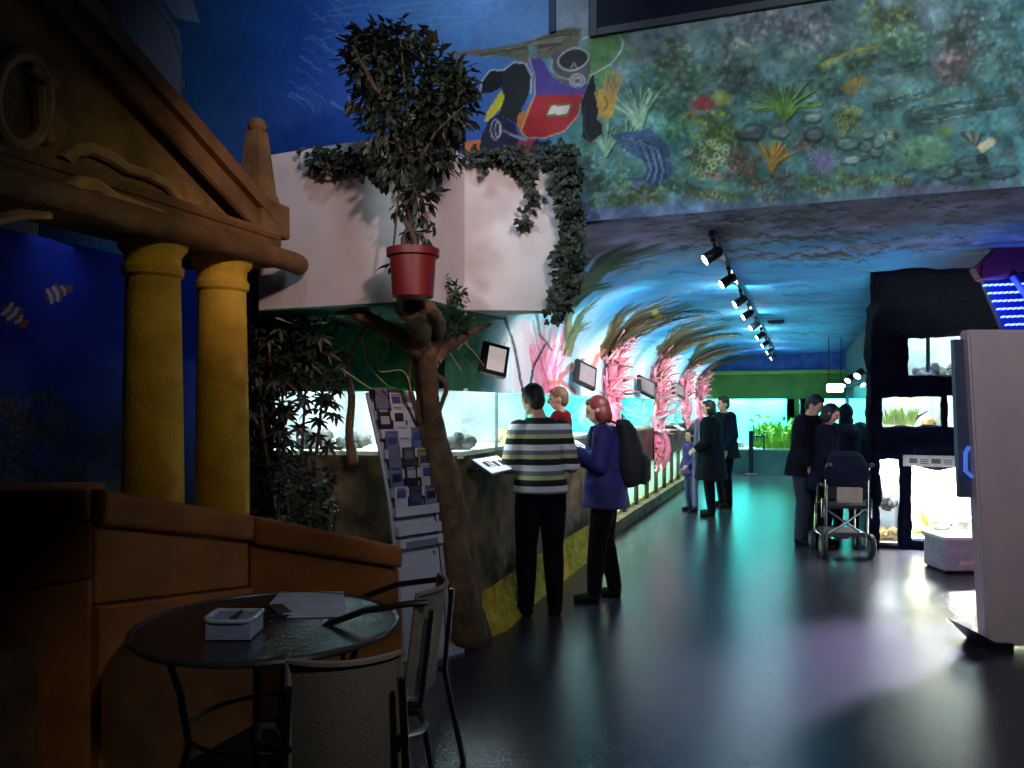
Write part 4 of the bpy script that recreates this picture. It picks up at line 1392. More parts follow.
# side of the rock facing the corridor
o = rock_wall('wall_front_side', [(X_(871), YB - 8.6), (X_(871), YR - .05)], 0, ZC, M_DROCK, amp=.06, du=.08, dz=.08, freq=2.5, seed=8)
struct(o, 'rock corner beside the corridor on the right', 'wall')
info = {'A': ('tank with grey rocks in the highest opening of the dark rock front', (.72, .95, 1), 20, M_BACK_A), 'B': ('tank with a green plant in the middle opening of the rock front', (.9, 1, 1), 13, M_BACK_A),
        'B2': ('narrow middle tank half hidden by the grey cabinet', (.9, 1, 1), 16, M_BACK_A), 'CL': ('narrow floor tank with pale rocks at the corner of the rock front', (1, 1, 1), 34, M_BACK_A), 'C': ('very bright floor tank under the white sign strip', (1, 1, .96), 800, M_SAND)}
for kk, (a0, a1, b0, b1) in ops.items():
    lab, lc, e, bm_ = info[kk]
    dp = .7
    t_ = thing('aquarium', lab, 'aquarium', ((a0 + a1) / 2, YR + .35, b0), 0, 'tanks in the dark rock front')
    O('glass', MB().span((a0 - .02, YR + .06, b0 - .02), (a1 + .02, YR + .07, b1 + .02)), M_GLASS, t_, smooth=False)
    O('back_panel', MB().span((a0 - .04, YR + dp, b0 - .03), (a1 + .04, YR + dp + .03, b1 + .22)), bm_, t_, smooth=False)
    O('end_panel', MB().span((a0 - .05, YR + .08, b0 - .03), (a0 - .025, YR + dp, b1 + .2)), bm_, t_, smooth=False)
    O('end_panel', MB().span((a1 + .025, YR + .08, b0 - .03), (a1 + .05, YR + dp, b1 + .2)), bm_, t_, smooth=False)
    O('gravel_bed', MB().span((a0 - .03, YR + .07, b0 - .05), (a1 + .03, YR + dp, b0 + .015)), M_SAND, t_, smooth=False)
    O('lamp_hood', MB().span((a0 - .03, YR + .08, b1 + .19), (a1 + .03, YR + dp, b1 + .22)), M_HOOD, t_, smooth=False)
    tank_lamp('rock_tank_lamp', ((a0 + a1) / 2, YR + .38, b1 + .17), max(.08, a1 - a0 - .05), .45, e, lc)


def inop(kk, px, py, depth=.4):
    q = onY(px, py, YR + depth)
    a0, a1, b0, b1 = ops[kk]
    return (min(max(q.x, a0 + .06), a1 - .06), q.y, b0 + .02)


for k, (px_, r_) in enumerate([(918, .09), (934, .11), (948, .1)]):
    lump('rock', ['left grey rock in the highest tank opening', 'middle grey rock in the highest tank opening', 'right grey rock in the highest tank opening'][k], 'rock', inop('A', px_, 372), r_, M_GROCK, 7, 50 + k)
c_ = inop('A', 928, 372, .2)
tag(O('filter_pipe', MB().tube([(c_[0], c_[1], ops['A'][2] + .05), (c_[0], c_[1], ops['A'][3] + .1)], .022, 10), M_BLACK), 'dark vertical filter pipe in the highest tank opening', 'pipe')
c_ = inop('B', 899, 425, .3)
mbl = MB()
tuft(c_, .26, .16, 110, 8, mbl, .02)
tag(O('water_plant', mbl, M_LIME), 'bushy green plant in the middle tank opening', 'water plant')
lump('rock', 'sandy rock right of the green plant in the middle opening', 'rock', inop('B', 930, 425), .09, M_YCORAL, 7, 61)
bw = MB()
c_ = inop('B', 914, 424)
bw.tube([(c_[0] - .02, c_[1], c_[2]), (c_[0] + .04, c_[1], c_[2] + .1), (c_[0] + .14, c_[1], c_[2] + .17)], [.018, .014, .006], 7).tube([(c_[0] + .04, c_[1], c_[2] + .1), (c_[0] + .02, c_[1], c_[2] + .2)], [.012, .005], 6)
tag(O('driftwood', bw, M_STEM), 'dark forked driftwood in the middle tank opening', 'driftwood')
lump('rock', 'large pale rock in the very bright floor tank', 'rock', inop('C', 950, 535, .35), .2, M_GROCK, 12, 62)
lump('rock', 'olive rock at the left of the very bright floor tank', 'rock', inop('C', 921, 537, .3), .11, mat('olive_rock', rgb(170, 170, 110), .9, bump=.6), 9, 63)
mbl = MB()
tuft(inop('C', 930, 535, .45), .36, .12, 60, 9, mbl, .03)
tag(O('water_plant', mbl, M_LIME), 'green plant in the very bright floor tank', 'water plant')
lump('rock', 'pale speckled rock in the narrow corner floor tank', 'rock', inop('CL', 888, 538, .3), .12, M_YCORAL, 9, 64)
lump('rock', 'pale rock stacked upright in the narrow corner floor tank', 'rock', (inop('CL', 886, 500, .4)[0], YR + .42, .4), .13, M_GROCK, 9, 65)

# sign strip over the bright floor tank
a_, b__ = onY(903, 466, YR - .2), onY(960, 456, YR - .2)
sg = thing('sign_strip', 'white label strip above the very bright floor tank', 'sign', ((a_.x + b__.x) / 2, YR - .2, a_.z))
O('board', MB().span((a_.x, YR - .21, a_.z), (b__.x + .5, YR - .19, b__.z), .004), mat('white_sign', rgb(226, 228, 220), .4), sg, smooth=False)
ic = MB()
for k, (x_, w_) in enumerate([(.06, .08), (.28, .09), (.52, .08), (.72, .1)]):
    ic.span((a_.x + x_, YR - .213, a_.z + .035), (a_.x + x_ + w_, YR - .2105, b__.z - .035), .001)
O('picture', ic, mat('sign_grey', rgb(96, 104, 96), .5), sg, smooth=False)
ic = MB()
for x_ in (.17, .4, .63):
    for z_ in (.03, .05, .07):
        ic.span((a_.x + x_, YR - .213, a_.z + z_), (a_.x + x_ + .08, YR - .2105, a_.z + z_ + .008))
O('text_lines', ic, M_BLACK, sg, smooth=False)

# exit light and spot lamps by the far right
q = onY(835, 388, 15.0)
ex = thing('exit_light', 'small lit white sign box hanging above the couple', 'sign', (q.x, q.y, q.z - .1))
O('housing', MB().box((0, .03, .1), (.30, .06, .18), None, .012), M_DARK, ex, local=True)
O('lit_face', MB().box((0, -.005, .1), (.27, .02, .15), None, .02), mat('lit_white', (.9, 1, .92), .5, emit=(.85, 1, .9), estr=2.2), ex, local=True)
O('hanger', MB().tube([(-.1, .03, .19), (-.1, .03, ZC - q.z + .1)], .008, 6).tube([(.1, .03, .19), (.1, .03, ZC - q.z + .1)], .008, 6), M_DARK, ex, local=True)
for k, (px_, py_) in enumerate([(842, 384), (848, 379), (858, 374)]):
    q = onX(px_ + 2, py_, XR - .12)
    q.y = min(q.y, 17.0 - 1.6 * k)
    lp = thing('wall_spot', ['wall spot lamp nearest the small lit sign', 'middle wall spot lamp on the right corridor wall', 'wall spot lamp nearest the dark rock corner'][k], 'lamp', (XR - .02, q.y, q.z), 0, 'spot lamps on the right corridor wall')
    O('bracket', MB().tube([(0.02, 0, .0), (-.1, 0, .02)], .014, 8), M_DARK, lp, local=True)
    O('head', MB().tube([(-.08, .03, .05), (-.14, -.05, -.03)], [.05, .065], 12), M_DARK, lp, local=True)
    O('lens', MB().tube([(-.139, -.0495, -.0295), (-.143, -.054, -.034)], [.055, .055], 12), mat('lamp_lens', (1, 1, 1), .4, emit=(1, 1, .95), estr=3), lp, local=True)

# ------------------------------------------------------------------ ceiling track with spot lamps
zt = ZC - .05
tp0, tp1 = onZ(712, 236, zt), onZ(779, 362, zt)
tr = thing('light_track', 'long black lighting track fixed along the painted ceiling', 'lighting track', (tp0.x, tp0.y, zt))
O('rail', MB().box(((tp0.x + tp1.x) / 2, (tp0.y + tp1.y) / 2, zt + .015), ((tp1 - tp0).length * .0 + .035, (tp1 - tp0).length, .03), Matrix.Rotation(-math.atan2(tp1.x - tp0.x, tp1.y - tp0.y), 3, 'Z'), .003), M_DARK, tr, smooth=False)
O('ceiling_clip', MB().span((tp0.x - .02, tp0.y + .1, zt + .03), (tp0.x + .02, tp0.y + .16, ZC)).span(((tp0.x + tp1.x) / 2 - .02, (tp0.y + tp1.y) / 2, zt + .03), ((tp0.x + tp1.x) / 2 + .02, (tp0.y + tp1.y) / 2 + .06, ZC)), M_DARK, tr, smooth=False)
O('end_cap', MB().box((tp0.x, tp0.y - .01, zt + .01), (.04, .04, .045), None, .004), M_DARK, tr, smooth=False)
M_LENS = mat('track_lens', (1, 1, 1), .4, emit=(1, 1, 1), estr=9)
order = ['first', 'second', 'third', 'fourth', 'fifth', 'sixth', 'seventh', 'eighth', 'last']
firstspot = None
for k, (px_, py_) in enumerate([(719, 258), (734, 283), (746, 303), (754.5, 316), (761, 327), (766.5, 337), (771, 345), (774.5, 352), (777.5, 358)]):
    P = onZ(px_ + 1.5, py_, zt - .13)
    u = (P.y - tp0.y) / (tp1.y - tp0.y)
    P.x = tp0.x + (tp1.x - tp0.x) * u
    lab = order[k] + ' spot lamp on the ceiling track counted from the entrance'
    if firstspot is None:
        sp = thing('track_spot', lab, 'spot lamp', (P.x, P.y, zt), 0, 'spot lamps on the ceiling track')
        O('adapter', MB().box((0, 0, -.012), (.034, .10, .028), None, .004), M_DARK, sp, local=True, smooth=False)
        O('arm', MB().tube([(0, 0, -.02), (.01, 0, -.09)], .012, 8), M_DARK, sp, local=True)
        O('head', MB().tube([(.05, .015, -.07), (.035, .011, -.08), (-.04, -.011, -.13), (-.056, -.016, -.14)], [.024, .04, .043, .039], 14), M_DARK, sp, local=True)
        O('lens', MB().tube([(-.055, -.0155, -.1395), (-.061, -.0175, -.1435)], [.036, .036], 14), M_LENS, sp, local=True)
        firstspot = sp
    else:
        sp = copy_tree(firstspot)
        sp.location = (P.x, P.y, zt)
        sp['label'] = lab
    ty = [7.0, 8.3, 9.6, 11.2, 12.8, 14.2, 15.6, 17.0, 18.4][k]
    src = Vector((P.x - .1, P.y, zt - .19))
    light('SPOT', 'track_beam', src, (-2.2, ty, 2.0 if k else 1.9), [150, 230, 270, 260, 250, 210, 190, 180, 160][k], (1.0, .93, .97), spot=58, blend=.7, shadow_soft=.05)

q = onZ(776, 322, ZC - .02)
tag(O('ceiling_vent', MB().box((q.x, q.y, ZC - .02), (.22, .22, .03), None, .005).box((q.x, q.y, ZC - .04), (.16, .15, .012), None, .003), mat('vent_dark', rgb(30, 50, 90), .6)), 'small dark rectangular vent on the painted ceiling right of the track', 'vent')

for yy in (8.2, 10.6, 13.0, 15.4, 17.6):
    u = (yy - tp0.y) / (tp1.y - tp0.y)
    light('POINT', 'added_ceiling_fill', (tp0.x + (tp1.x - tp0.x) * u - .06, yy, ZC - .22), (0, 0, 0), 9, (.72, .88, 1.0), shadow_soft=.015)  # added fill lamps under the track to brighten the ceiling

# ------------------------------------------------------------------ temple front on the left
XF = -3.0
tp = thing('temple_facade', 'golden carved temple front with two columns and a triangular gable on the left', 'temple front', (XF, 3.1, 0))
cn = MB()
cn.span((XF - .22, -0.6, 2.43), (XF + .17, 3.98, 2.53), .02)
cn.tube([(XF + .17, -.6, 2.465), (XF + .17, 4.02, 2.465), (XF + .14, 4.11, 2.465)], .062, 12)
cn.span((XF - .2, -.6, 2.53), (XF + .14, 3.95, 2.615), .02)
cn.tube([(XF + .13, -.6, 2.60), (XF + .13, 3.9, 2.60)], .03, 8)
O('cornice', cn, M_GOLDD, tp)
ap, sl = (1.33, 3.97), (3.90, 2.72)
ty_ = MB()
ty_.slab([(XF + .02, -1.1, 2.59), (XF + .02, 3.86, 2.59), (XF + .02, 3.84, 2.70), (XF + .02, 1.33, 3.9), (XF + .02, -1.1, 2.72)], (-.17, 0, 0))
O('tympanum', ty_, M_GOLD, tp, smooth=False)
rk_ = MB()
for s in (0, 1):
    y0, z0 = ap
    y1, z1 = sl if s == 0 else (2 * ap[0] - sl[0], sl[1])
    for (xo, lo, hi, w) in [(XF + .10, -.14, .0, .29), (XF + .145, -.045, .035, .34)]:
        rk_.slab([(xo, y0, z0 + lo - .02), (xo, y1, z1 + lo), (xo, y1, z1 + hi), (xo, y0, z0 + hi)], (-w, 0, 0))
    rk_.tube([(XF + .11, y0, z0 - .17), (XF + .11, y1, z1 - .17)], .026, 8)
O('raking_cornice', rk_, M_GOLDD, tp, smooth=False)
yc = 3.90
pd = MB()
pd.span((XF - .10, yc - .13, 2.6), (XF + .14, yc + .13, 2.80), .015)
O('pedestal', pd, M_GOLDD, tp, smooth=False)
ob = MB()
rb = [(.092, 2.80), (.088, 2.84), (.078, 2.86), (.045, 3.2), (.043, 3.22)]
vs, fs = [], []
for rr_, z_ in rb:
    for (sx, sy) in ((-1, -1), (1, -1), (1, 1), (-1, 1)):
        vs.append((XF - .0 + sx * rr_, yc + sy * rr_, z_))
for i in range(len(rb) - 1):
    for k in range(4):
        fs.append([i * 4 + k, i * 4 + (k + 1) % 4, i * 4 + 4 + (k + 1) % 4, i * 4 + 4 + k])
fs += [[3, 2, 1, 0], [16 + k for k in range(4)]]
ob.add(vs, fs)
obo = O('obelisk', ob, M_GOLDD, tp, smooth=False)
O('finial_ball', MB().ball((XF, yc, 3.25), .054, 3), M_GOLDD, obo)
for yy in (3.10, 3.60):
    c_ = MB()
    c_.lathe([(.163, .70), (.163, .76), (.147, .78), (.154, .82), (.142, .85), (.144, 1.2), (.137, 1.7), (.127, 2.18), (.125, 2.24), (.141, 2.255), (.144, 2.29), (.129, 2.31), (.13, 2.35), (.159, 2.385), (.163, 2.43)], (XF, yy, 0), 28)
    O('column', c_, mat('yellow_column_stone', rgb(212, 178, 60), .85, c2=rgb(184, 144, 40), scale=6, bump=.35, bscale=60), tp)
def relief(nm, pts, w, x=XF + .045):
    O(nm, MB().tube([onX(a, b, x) for a, b in pts], [w * (1 - .35 * (k / (len(pts) - 1))) for k in range(len(pts))], 8), M_RELIEF, tp)


rl = MB()
ring = [(20 + 27 * math.cos(k * .45), 100 + 46 * math.sin(k * .45)) for k in range(15)]
rl.tube([onX(a, b, XF + .045) for a, b in ring], .031, 8)
for pts, w in [([(30, 66), (42, 78), (56, 84)], .026), ([(38, 86), (40, 120), (50, 142)], .03), ([(16, 142), (24, 156), (34, 175)], .03)]:
    rl.tube([onX(a, b, XF + .045) for a, b in pts], w, 8)
O('knot_relief', rl, M_RELIEF, tp)
relief('wave_relief', [(64, 162), (74, 150), (90, 148), (108, 156), (126, 168), (146, 174), (166, 184), (184, 206)], .036)
relief('wave_relief', [(66, 194), (80, 184), (96, 186), (112, 198), (134, 206), (158, 214), (176, 226)], .04, XF + .17)
relief('wave_relief', [(100, 206), (130, 218), (160, 224)], .026, XF + .19)
relief('wave_relief', [(-10, 222), (20, 214), (50, 216)], .026, XF + .19)
O('stylobate', MB().span((XF - .4, 1.3, 0), (XF + .2, 3.95, .70), .02), M_GOLDD, tp, smooth=False)

# ------------------------------------------------------------------ sloping terracotta parapet
def A2(px, d): return c2w((px - HX) / F * d, d).to_2d()
nodes = [(A2(-120, 3.0), 1.30), (A2(93, 3.2), 1.288), (A2(250, 4.05), 1.063), (A2(400, 4.75), .783)]
pw = thing('parapet_wall', 'orange brown sloping parapet wall in front of the temple columns', 'low wall', (nodes[2][0].x, nodes[2][0].y, 0))
for i in range(3):
    (p0, z0), (p1, z1) = nodes[i], nodes[i + 1]
    tg = (p1 - p0).normalized()
    nr = Vector((tg.y, -tg.x))
    e0, e1 = p0 + tg * .006, p1 - tg * .006

    def course(a0, a1, b0, b1, th, outw, bev, mb):
        # a: lower z at both ends, b: upper z
        o0, o1 = e0 + nr * outw, e1 + nr * outw
        i0, i1 = e0 - nr * th, e1 - nr * th
        bm = bmesh.new()
        vv = [bm.verts.new(v) for v in [(o0.x, o0.y, a0), (o1.x, o1.y, a1), (i1.x, i1.y, a1), (i0.x, i0.y, a0), (o0.x, o0.y, b0), (o1.x, o1.y, b1), (i1.x, i1.y, b1), (i0.x, i0.y, b0)]]
        for f in ((0, 1, 2, 3), (7, 6, 5, 4), (0, 4, 5, 1), (1, 5, 6, 2), (2, 6, 7, 3), (3, 7, 4, 0)):
            bm.faces.new([vv[k] for k in f])
        bmesh.ops.bevel(bm, geom=list(bm.edges), offset=bev, segments=3, affect='EDGES', profile=.6)
        mb.frombm(bm)
    mb = MB()
    course(z0 - .15, z1 - .13, z0, z1, .3, .045, .03, mb)
    O('coping', mb, M_TERRA, pw)
    mb = MB()
    course(z0 - .47, z1 - .36, z0 - .155, z1 - .135, .27, .0, .014, mb)
    O('upper_course', mb, M_TERRA, pw)
    mb = MB()
    course(0, 0, z0 - .475, z1 - .365, .25, .03, .012, mb)
    O('lower_course', mb, M_TERRA, pw)


# ------------------------------------------------------------------ foliage helpers
def rvec(rr):
    while True:
        v = Vector((rr.uniform(-1, 1), rr.uniform(-1, 1), rr.uniform(-1, 1)))
        if .05 < v.length < 1:
            return v.normalized()


def leafcloud(mb, c, r, n, L, w, rr, droop=.4, shell=.5):
    for k in range(n):
        v = rvec(rr)
        q = shell + (1 - shell) * rr.random()
        p_ = Vector(c) + Vector((v.x * r[0], v.y * r[1], v.z * r[2])) * q
        d = (v + rvec(rr) * .9 + Vector((0, 0, -droop))).normalized()
        mb.leaf(p_, d, (rr.uniform(-.4, .4), rr.uniform(-.4, .4), 1), L * rr.uniform(.7, 1.25), w * rr.uniform(.8, 1.2))


# ------------------------------------------------------------------ potted fig tree on the block's corner
rr = random.Random(21)
PC = pix(413, 300, 4.36)
ft = thing('potted_tree', 'dark leafy fig tree in a red pot in front of the white parapet', 'potted plant', (PC.x, PC.y, 2.205))
pot = MB()
pot.lathe([(.108, 0), (.112, .004), (.126, .215), (.132, .22), (.143, .222), (.145, .262), (.137, .264), (.13, .255), (.124, .22), (.10, .02)], n=36, cap=False)
pot.lathe([(.108, 0), (.001, 0)], n=36, cap=False)
O('pot', pot, mat('red_pot', rgb(112, 20, 24), .5, c2=rgb(98, 16, 20), scale=4), ft, local=True)
O('soil', MB().lathe([(.125, .225), (.06, .235), (.001, .24)], n=24, cap=False), mat('soil', rgb(40, 30, 22), .95), ft, local=True)


def ftp(px, py, dd=0.0):
    return pix(px, py, 4.36 + dd) - Vector((PC.x, PC.y, 2.205))


trn = MB()
trn.tube([ftp(406, 262), ftp(404, 240, .02), ftp(412, 220), ftp(404, 200, -.02), ftp(408, 175), ftp(412, 140)], [.022, .02, .019, .018, .017, .014], 8)
trn.tube([ftp(414, 262), ftp(416, 240, -.02), ftp(406, 222, .01), ftp(414, 200, .02), ftp(416, 170), ftp(420, 120)], [.021, .02, .018, .018, .016, .013], 8)
trn.tube([ftp(410, 262, .03), ftp(410, 232, .04), ftp(416, 205), ftp(408, 180), ftp(396, 130)], [.018, .017, .016, .014, .01], 8)
O('trunk', trn, M_STEM, ft, local=True)
brn = MB()
tops = [(362, 60), (380, 40), (400, 35), (430, 45), (455, 70), (465, 105), (440, 120), (370, 100), (385, 140), (450, 140), (420, 80), (352, 45), (395, 90)]
for (x_, y_) in tops:
    dd = rr.uniform(-.25, .15)
    brn.tube([ftp(412 + rr.uniform(-4, 4), 175), ftp(412 + (x_ - 412) * .45, 150 + (y_ - 150) * .4, dd * .4), ftp(x_, y_, dd)], [.012, .008, .004], 6)
O('branches', brn, M_STEM, ft, local=True)
O('cane', MB().tube([ftp(392, 262), ftp(397, 212), ftp(399, 190)], .006, 6), M_STEM, ft, local=True)
fo = MB()
k_ = 4.36 / F
for (x_, y_, rx, ry, n) in [(415, 90, 52, 50, 620), (375, 60, 34, 32, 300), (400, 42, 36, 20, 200), (445, 105, 33, 46, 380), (425, 150, 40, 32, 330), (362, 95, 16, 20, 70), (385, 120, 26, 30, 200), (460, 90, 18, 30, 120), (400, 165, 26, 22, 130), (352, 48, 10, 8, 22), (420, 195, 20, 16, 70), (365, 40, 20, 14, 70)]:
    leafcloud(fo, ftp(x_, y_, rr.uniform(-.05, .05)), (rx * k_, rx * k_ * .8, ry * k_), n, .075, .034, rr, .7, .35)
for (x_, y_) in [(415, 205), (420, 215), (428, 203), (404, 208), (420, 232), (426, 236), (398, 208), (395, 262), (430, 220), (410, 225), (392, 263)]:
    leafcloud(fo, ftp(x_, y_), (.04, .04, .05), 6, .07, .032, rr, .4, .2)
O('foliage', fo, M_LEAF, ft, local=True, ang=180)

# carved support bracket / sculpted tree under it
ct = thing('carved_tree', 'brown sculpted tree with spreading limbs in front of the near tank', 'sculpted tree', tuple(pix(455, 640, 5.5).to_2d()) + (0,))


def wob(pts, r, seed, m=3):
    """finer noisy copy of a limb"""
    q, rq = [], []
    for i in range(len(pts) - 1):
        for k in range(m):
            t = k / m
            a, b = Vector(pts[i]), Vector(pts[i + 1])
            q.append(a.lerp(b, t))
            rq.append(r[i] + (r[i + 1] - r[i]) * t)
    q.append(Vector(pts[-1]))
    rq.append(r[-1])
    for i in range(1, len(q) - 1):
        q[i] += Vector((mnoise.noise(q[i] * 4 + Vector((seed, 0, 0))), mnoise.noise(q[i] * 4 + Vector((0, seed, 0))), 0)) * min(.03, rq[i] * .4)
        rq[i] *= 1 + .18 * mnoise.noise(q[i] * 6)
    return q, rq


tk = MB()
for off, sd in (((0, 0), 1), ((6, .04), 2), ((-6, .03), 3), ((3, -.04), 4)):
    pts = [pix(462 + off[0] * 2, 645, 5.50 + off[1]), pix(456 + off[0] * 1.6, 590, 5.50 + off[1]), pix(444 + off[0] * 1.2, 500, 5.50 + off[1]), pix(431 + off[0], 440, 5.48 + off[1]), pix(428 + off[0] * .6, 395, 5.42 + off[1]), pix(426 + off[0] * .7, 370, 5.32 + off[1]), pix(424 + off[0], 345, 5.18 + off[1])]
    tk.tube(*wob(pts, [.14, .11, .085, .075, .058, .062, .065], sd), 12)
O('trunk', tk, M_BARK, ct, ang=180)
for nm, pts, rad in [('limb', [pix(424, 352, 5.2), pix(412, 346, 5.1), pix(398, 336, 5.02), pix(380, 325, 4.95), pix(362, 314, 4.9), pix(350, 311, 4.98), pix(336, 312, 5.05)], [.07, .062, .056, .05, .042, .03, .01]),
                     ('limb', [pix(424, 352, 5.2), pix(421, 334, 5.0), pix(415, 318, 4.75), pix(408, 305, 4.5)], [.075, .07, .075, .085]),
                     ('limb', [pix(430, 352, 5.22), pix(440, 335, 5.1), pix(437, 318, 4.85), pix(424, 305, 4.58)], [.05, .04, .04, .05]),
                     ('limb', [pix(430, 365, 5.25), pix(440, 354, 5.28), pix(452, 344, 5.3), pix(466, 335, 5.3), pix(480, 328, 5.3), pix(492, 324, 5.3)], [.05, .045, .038, .03, .02, .006]),
                     ('aerial_root', [pix(430, 372, 5.3), pix(446, 385, 5.4), pix(439, 410, 5.42), pix(434, 440, 5.45)], [.026, .018, .016, .026]),
                     ('aerial_root', [pix(412, 352, 5.1), pix(410, 372, 5.25), pix(411, 395, 5.32), pix(420, 424, 5.42)], [.012, .014, .013, .012]),
                     ('stem', [pix(352, 463, 5.80), pix(350, 430, 5.72), pix(352, 395, 5.6), pix(346, 372, 5.42), pix(352, 352, 5.2), pix(364, 330, 5.05), pix(384, 312, 4.9)], [.045, .03, .026, .022, .018, .012, .004])]:
    O(nm, MB().tube(*wob(curve(pts, 3), [float(np.interp(k / 3, range(len(rad)), rad)) for k in range(3 * (len(rad) - 1) + 1)], len(pts) + rad[0] * 100, 2), 10), M_BARK, ct, ang=180)
rq = random.Random(13)
vpaths = [[(330, 318), (352, 322), (372, 325), (388, 345), (378, 365), (382, 372), (400, 370), (408, 378), (411, 392)], [(346, 318), (366, 322), (395, 322), (420, 330), (428, 348), (438, 368)], [(356, 322), (362, 338), (366, 360), (374, 372), (388, 386), (396, 388)],
          [(412, 310), (432, 308), (430, 320), (436, 334), (430, 350)], [(276, 318), (294, 324), (305, 330), (312, 340), (308, 352)], [(440, 362), (446, 352), (450, 342), (458, 338), (465, 344), (470, 336)], [(340, 368), (355, 378), (370, 388), (384, 389)], [(466, 314), (460, 320), (452, 330), (464, 338), (458, 350)],
          [(440, 318), (446, 322), (455, 334), (446, 346), (452, 356), (462, 372)], [(474, 318), (470, 322), (462, 332), (468, 346), (474, 352), (484, 366)]]
for pth in vpaths:
    pp = curve([pix(a, b, 5.22 + .02 * rq.random() + (.1 if a > 440 else 0) - max(0, 330 - b) * .016) for a, b in pth], 4)
    O('vine', MB().tube(pp, [.0075 * (1 - .5 * k / len(pp)) for k in range(len(pp))], 6), M_VINE, ct)
for mpts in ([((452, 296, 4.85), (.10, .08, .07), 90), ((442, 284, 4.8), (.06, .05, .05), 40)], [((458, 324, 5.25), (.09, .05, .09), 60)], [((322, 322, 5.2), (.12, .06, .08), 50)]):
    mo = MB()
    for c_, r_, n_ in mpts:
        leafcloud(mo, pix(*c_), r_, n_, .045, .03, rq, .2, .2)
    O('moss', mo, M_PALMLEAF, ct, ang=180)


# ------------------------------------------------------------------ ivy on top of the block
def ivyleaf(mb, p_, d, n, s, rr):
    d = Vector(d).normalized()
    sd = d.cross(Vector(n)).normalized()
    for a, L in ((0, 1), (.85, .7), (-.85, .7)):
        mb.leaf(p_, d * math.cos(a) + sd * math.sin(a), n, s * L, s * .55)


def ivy(name_label, strands, dens, s, seed, dfun):
    rr = random.Random(seed)
    r0 = pix(*strands[0][0], dfun(*strands[0][0]))
    t_ = thing('ivy', name_label, 'ivy', tuple(r0))
    st_, lf = MB(), MB()
    for sp in strands:
        pts = [pix(a, b, dfun(a, b)) for a, b in sp]
        st_.tube(pts, .006, 5)
        for i in range(len(pts) - 1):
            L = (pts[i + 1] - pts[i]).length
            for k in range(int(L * dens)):
                q = pts[i].lerp(pts[i + 1], rr.random()) + rvec(rr) * .045
                q.x += SY * .02
                q.y -= CY * .03
                ivyleaf(lf, q, Vector((rr.uniform(-1, 1), rr.uniform(-.4, .2), rr.uniform(-1, .3))), (SY + rr.uniform(-.5, .5), -CY + rr.uniform(-.5, .5), rr.uniform(.0, .8)), s * rr.uniform(.7, 1.25), rr)
    O('stems', st_, M_STEM, t_)
    O('leaves', lf, M_LEAF2, t_, ang=180)
    return t_


def dl(px, py):      # distance of the block's front at this column
    if px < 428:
        q = (px - HX) / F
        a_, b_ = Vector((-1.60, 5.06)), Vector((-.47, 4.56))
    else:
        q = (px - HX) / F
        a_, b_ = Vector((-.36, 5.05)), Vector((.30, 5.08))
    # ray x = q d with the segment a-b
    dx, dd = b_.x - a_.x, b_.y - a_.y
    t_ = (q * a_.y - a_.x) / (dx - q * dd)
    return a_.y + dd * t_ - .04


ivy('low ivy trailing along the top left of the white parapet', [[(308, 155), (322, 158), (340, 160), (360, 160), (380, 163)], [(315, 160), (330, 168), (345, 166)], [(345, 157), (360, 168), (375, 172), (388, 182)]], 170, .05, 5, dl)
ivy('ivy hanging over the right part of the white parapet below the painted diver', [[(470, 156), (490, 156), (510, 154), (530, 154), (548, 155), (562, 152)], [(470, 158), (482, 164), (488, 168)], [(500, 156), (515, 162), (522, 172)],
     [(520, 155), (527, 170), (532, 190), (535, 205)], [(523, 216), (524, 224), (526, 230)], [(528, 160), (545, 165), (552, 175)], [(448, 150), (455, 165), (450, 175)]], 120, .055, 6, dl)
ivy('long ivy strand falling down the right edge of the white parapet', [[(562, 146), (566, 170), (564, 190), (570, 215), (568, 240), (572, 262), (568, 290), (560, 312)], [(570, 150), (576, 180), (574, 210), (578, 238), (574, 268), (576, 285)], [(560, 158), (558, 185), (562, 210)],
     [(566, 240), (560, 262), (564, 282), (552, 320)]], 150, .058, 7, lambda a, b: 4.98)

# ------------------------------------------------------------------ plants behind the parapet
rr = random.Random(31)
sh = thing('umbrella_shrub', 'tall dark shrub with finger leaves beside the right temple column', 'shrub', tuple(pix(285, 470, 5.35).to_2d()) + (.3,))
stm, lf = MB(), MB()
for (x0, y0, x1, y1, x2, y2) in [(282, 540, 284, 440, 282, 385), (300, 540, 302, 450, 306, 380), (290, 540, 275, 420, 268, 340), (278, 540, 262, 420, 258, 350), (305, 540, 318, 440, 325, 370)]:
    stm.tube([pix(x0, y0, 5.4), pix(x1, y1, 5.38), pix(x2, y2, 5.36)], [.018, .012, .007], 7)
O('stems', stm, M_STEM, sh)


def whorl(mb, c, n, L, rr):
    ax = Vector((SY * .5, -CY * .5, .8)) + rvec(rr) * .5
    ax.normalize()
    u = ax.orthogonal().normalized()
    w = ax.cross(u)
    for k in range(n):
        a = 6.28 * k / n + rr.uniform(-.2, .2)
        mb.leaf(c, u * math.cos(a) + w * math.sin(a) - ax * .35, ax, L * rr.uniform(.8, 1.15), L * .3)


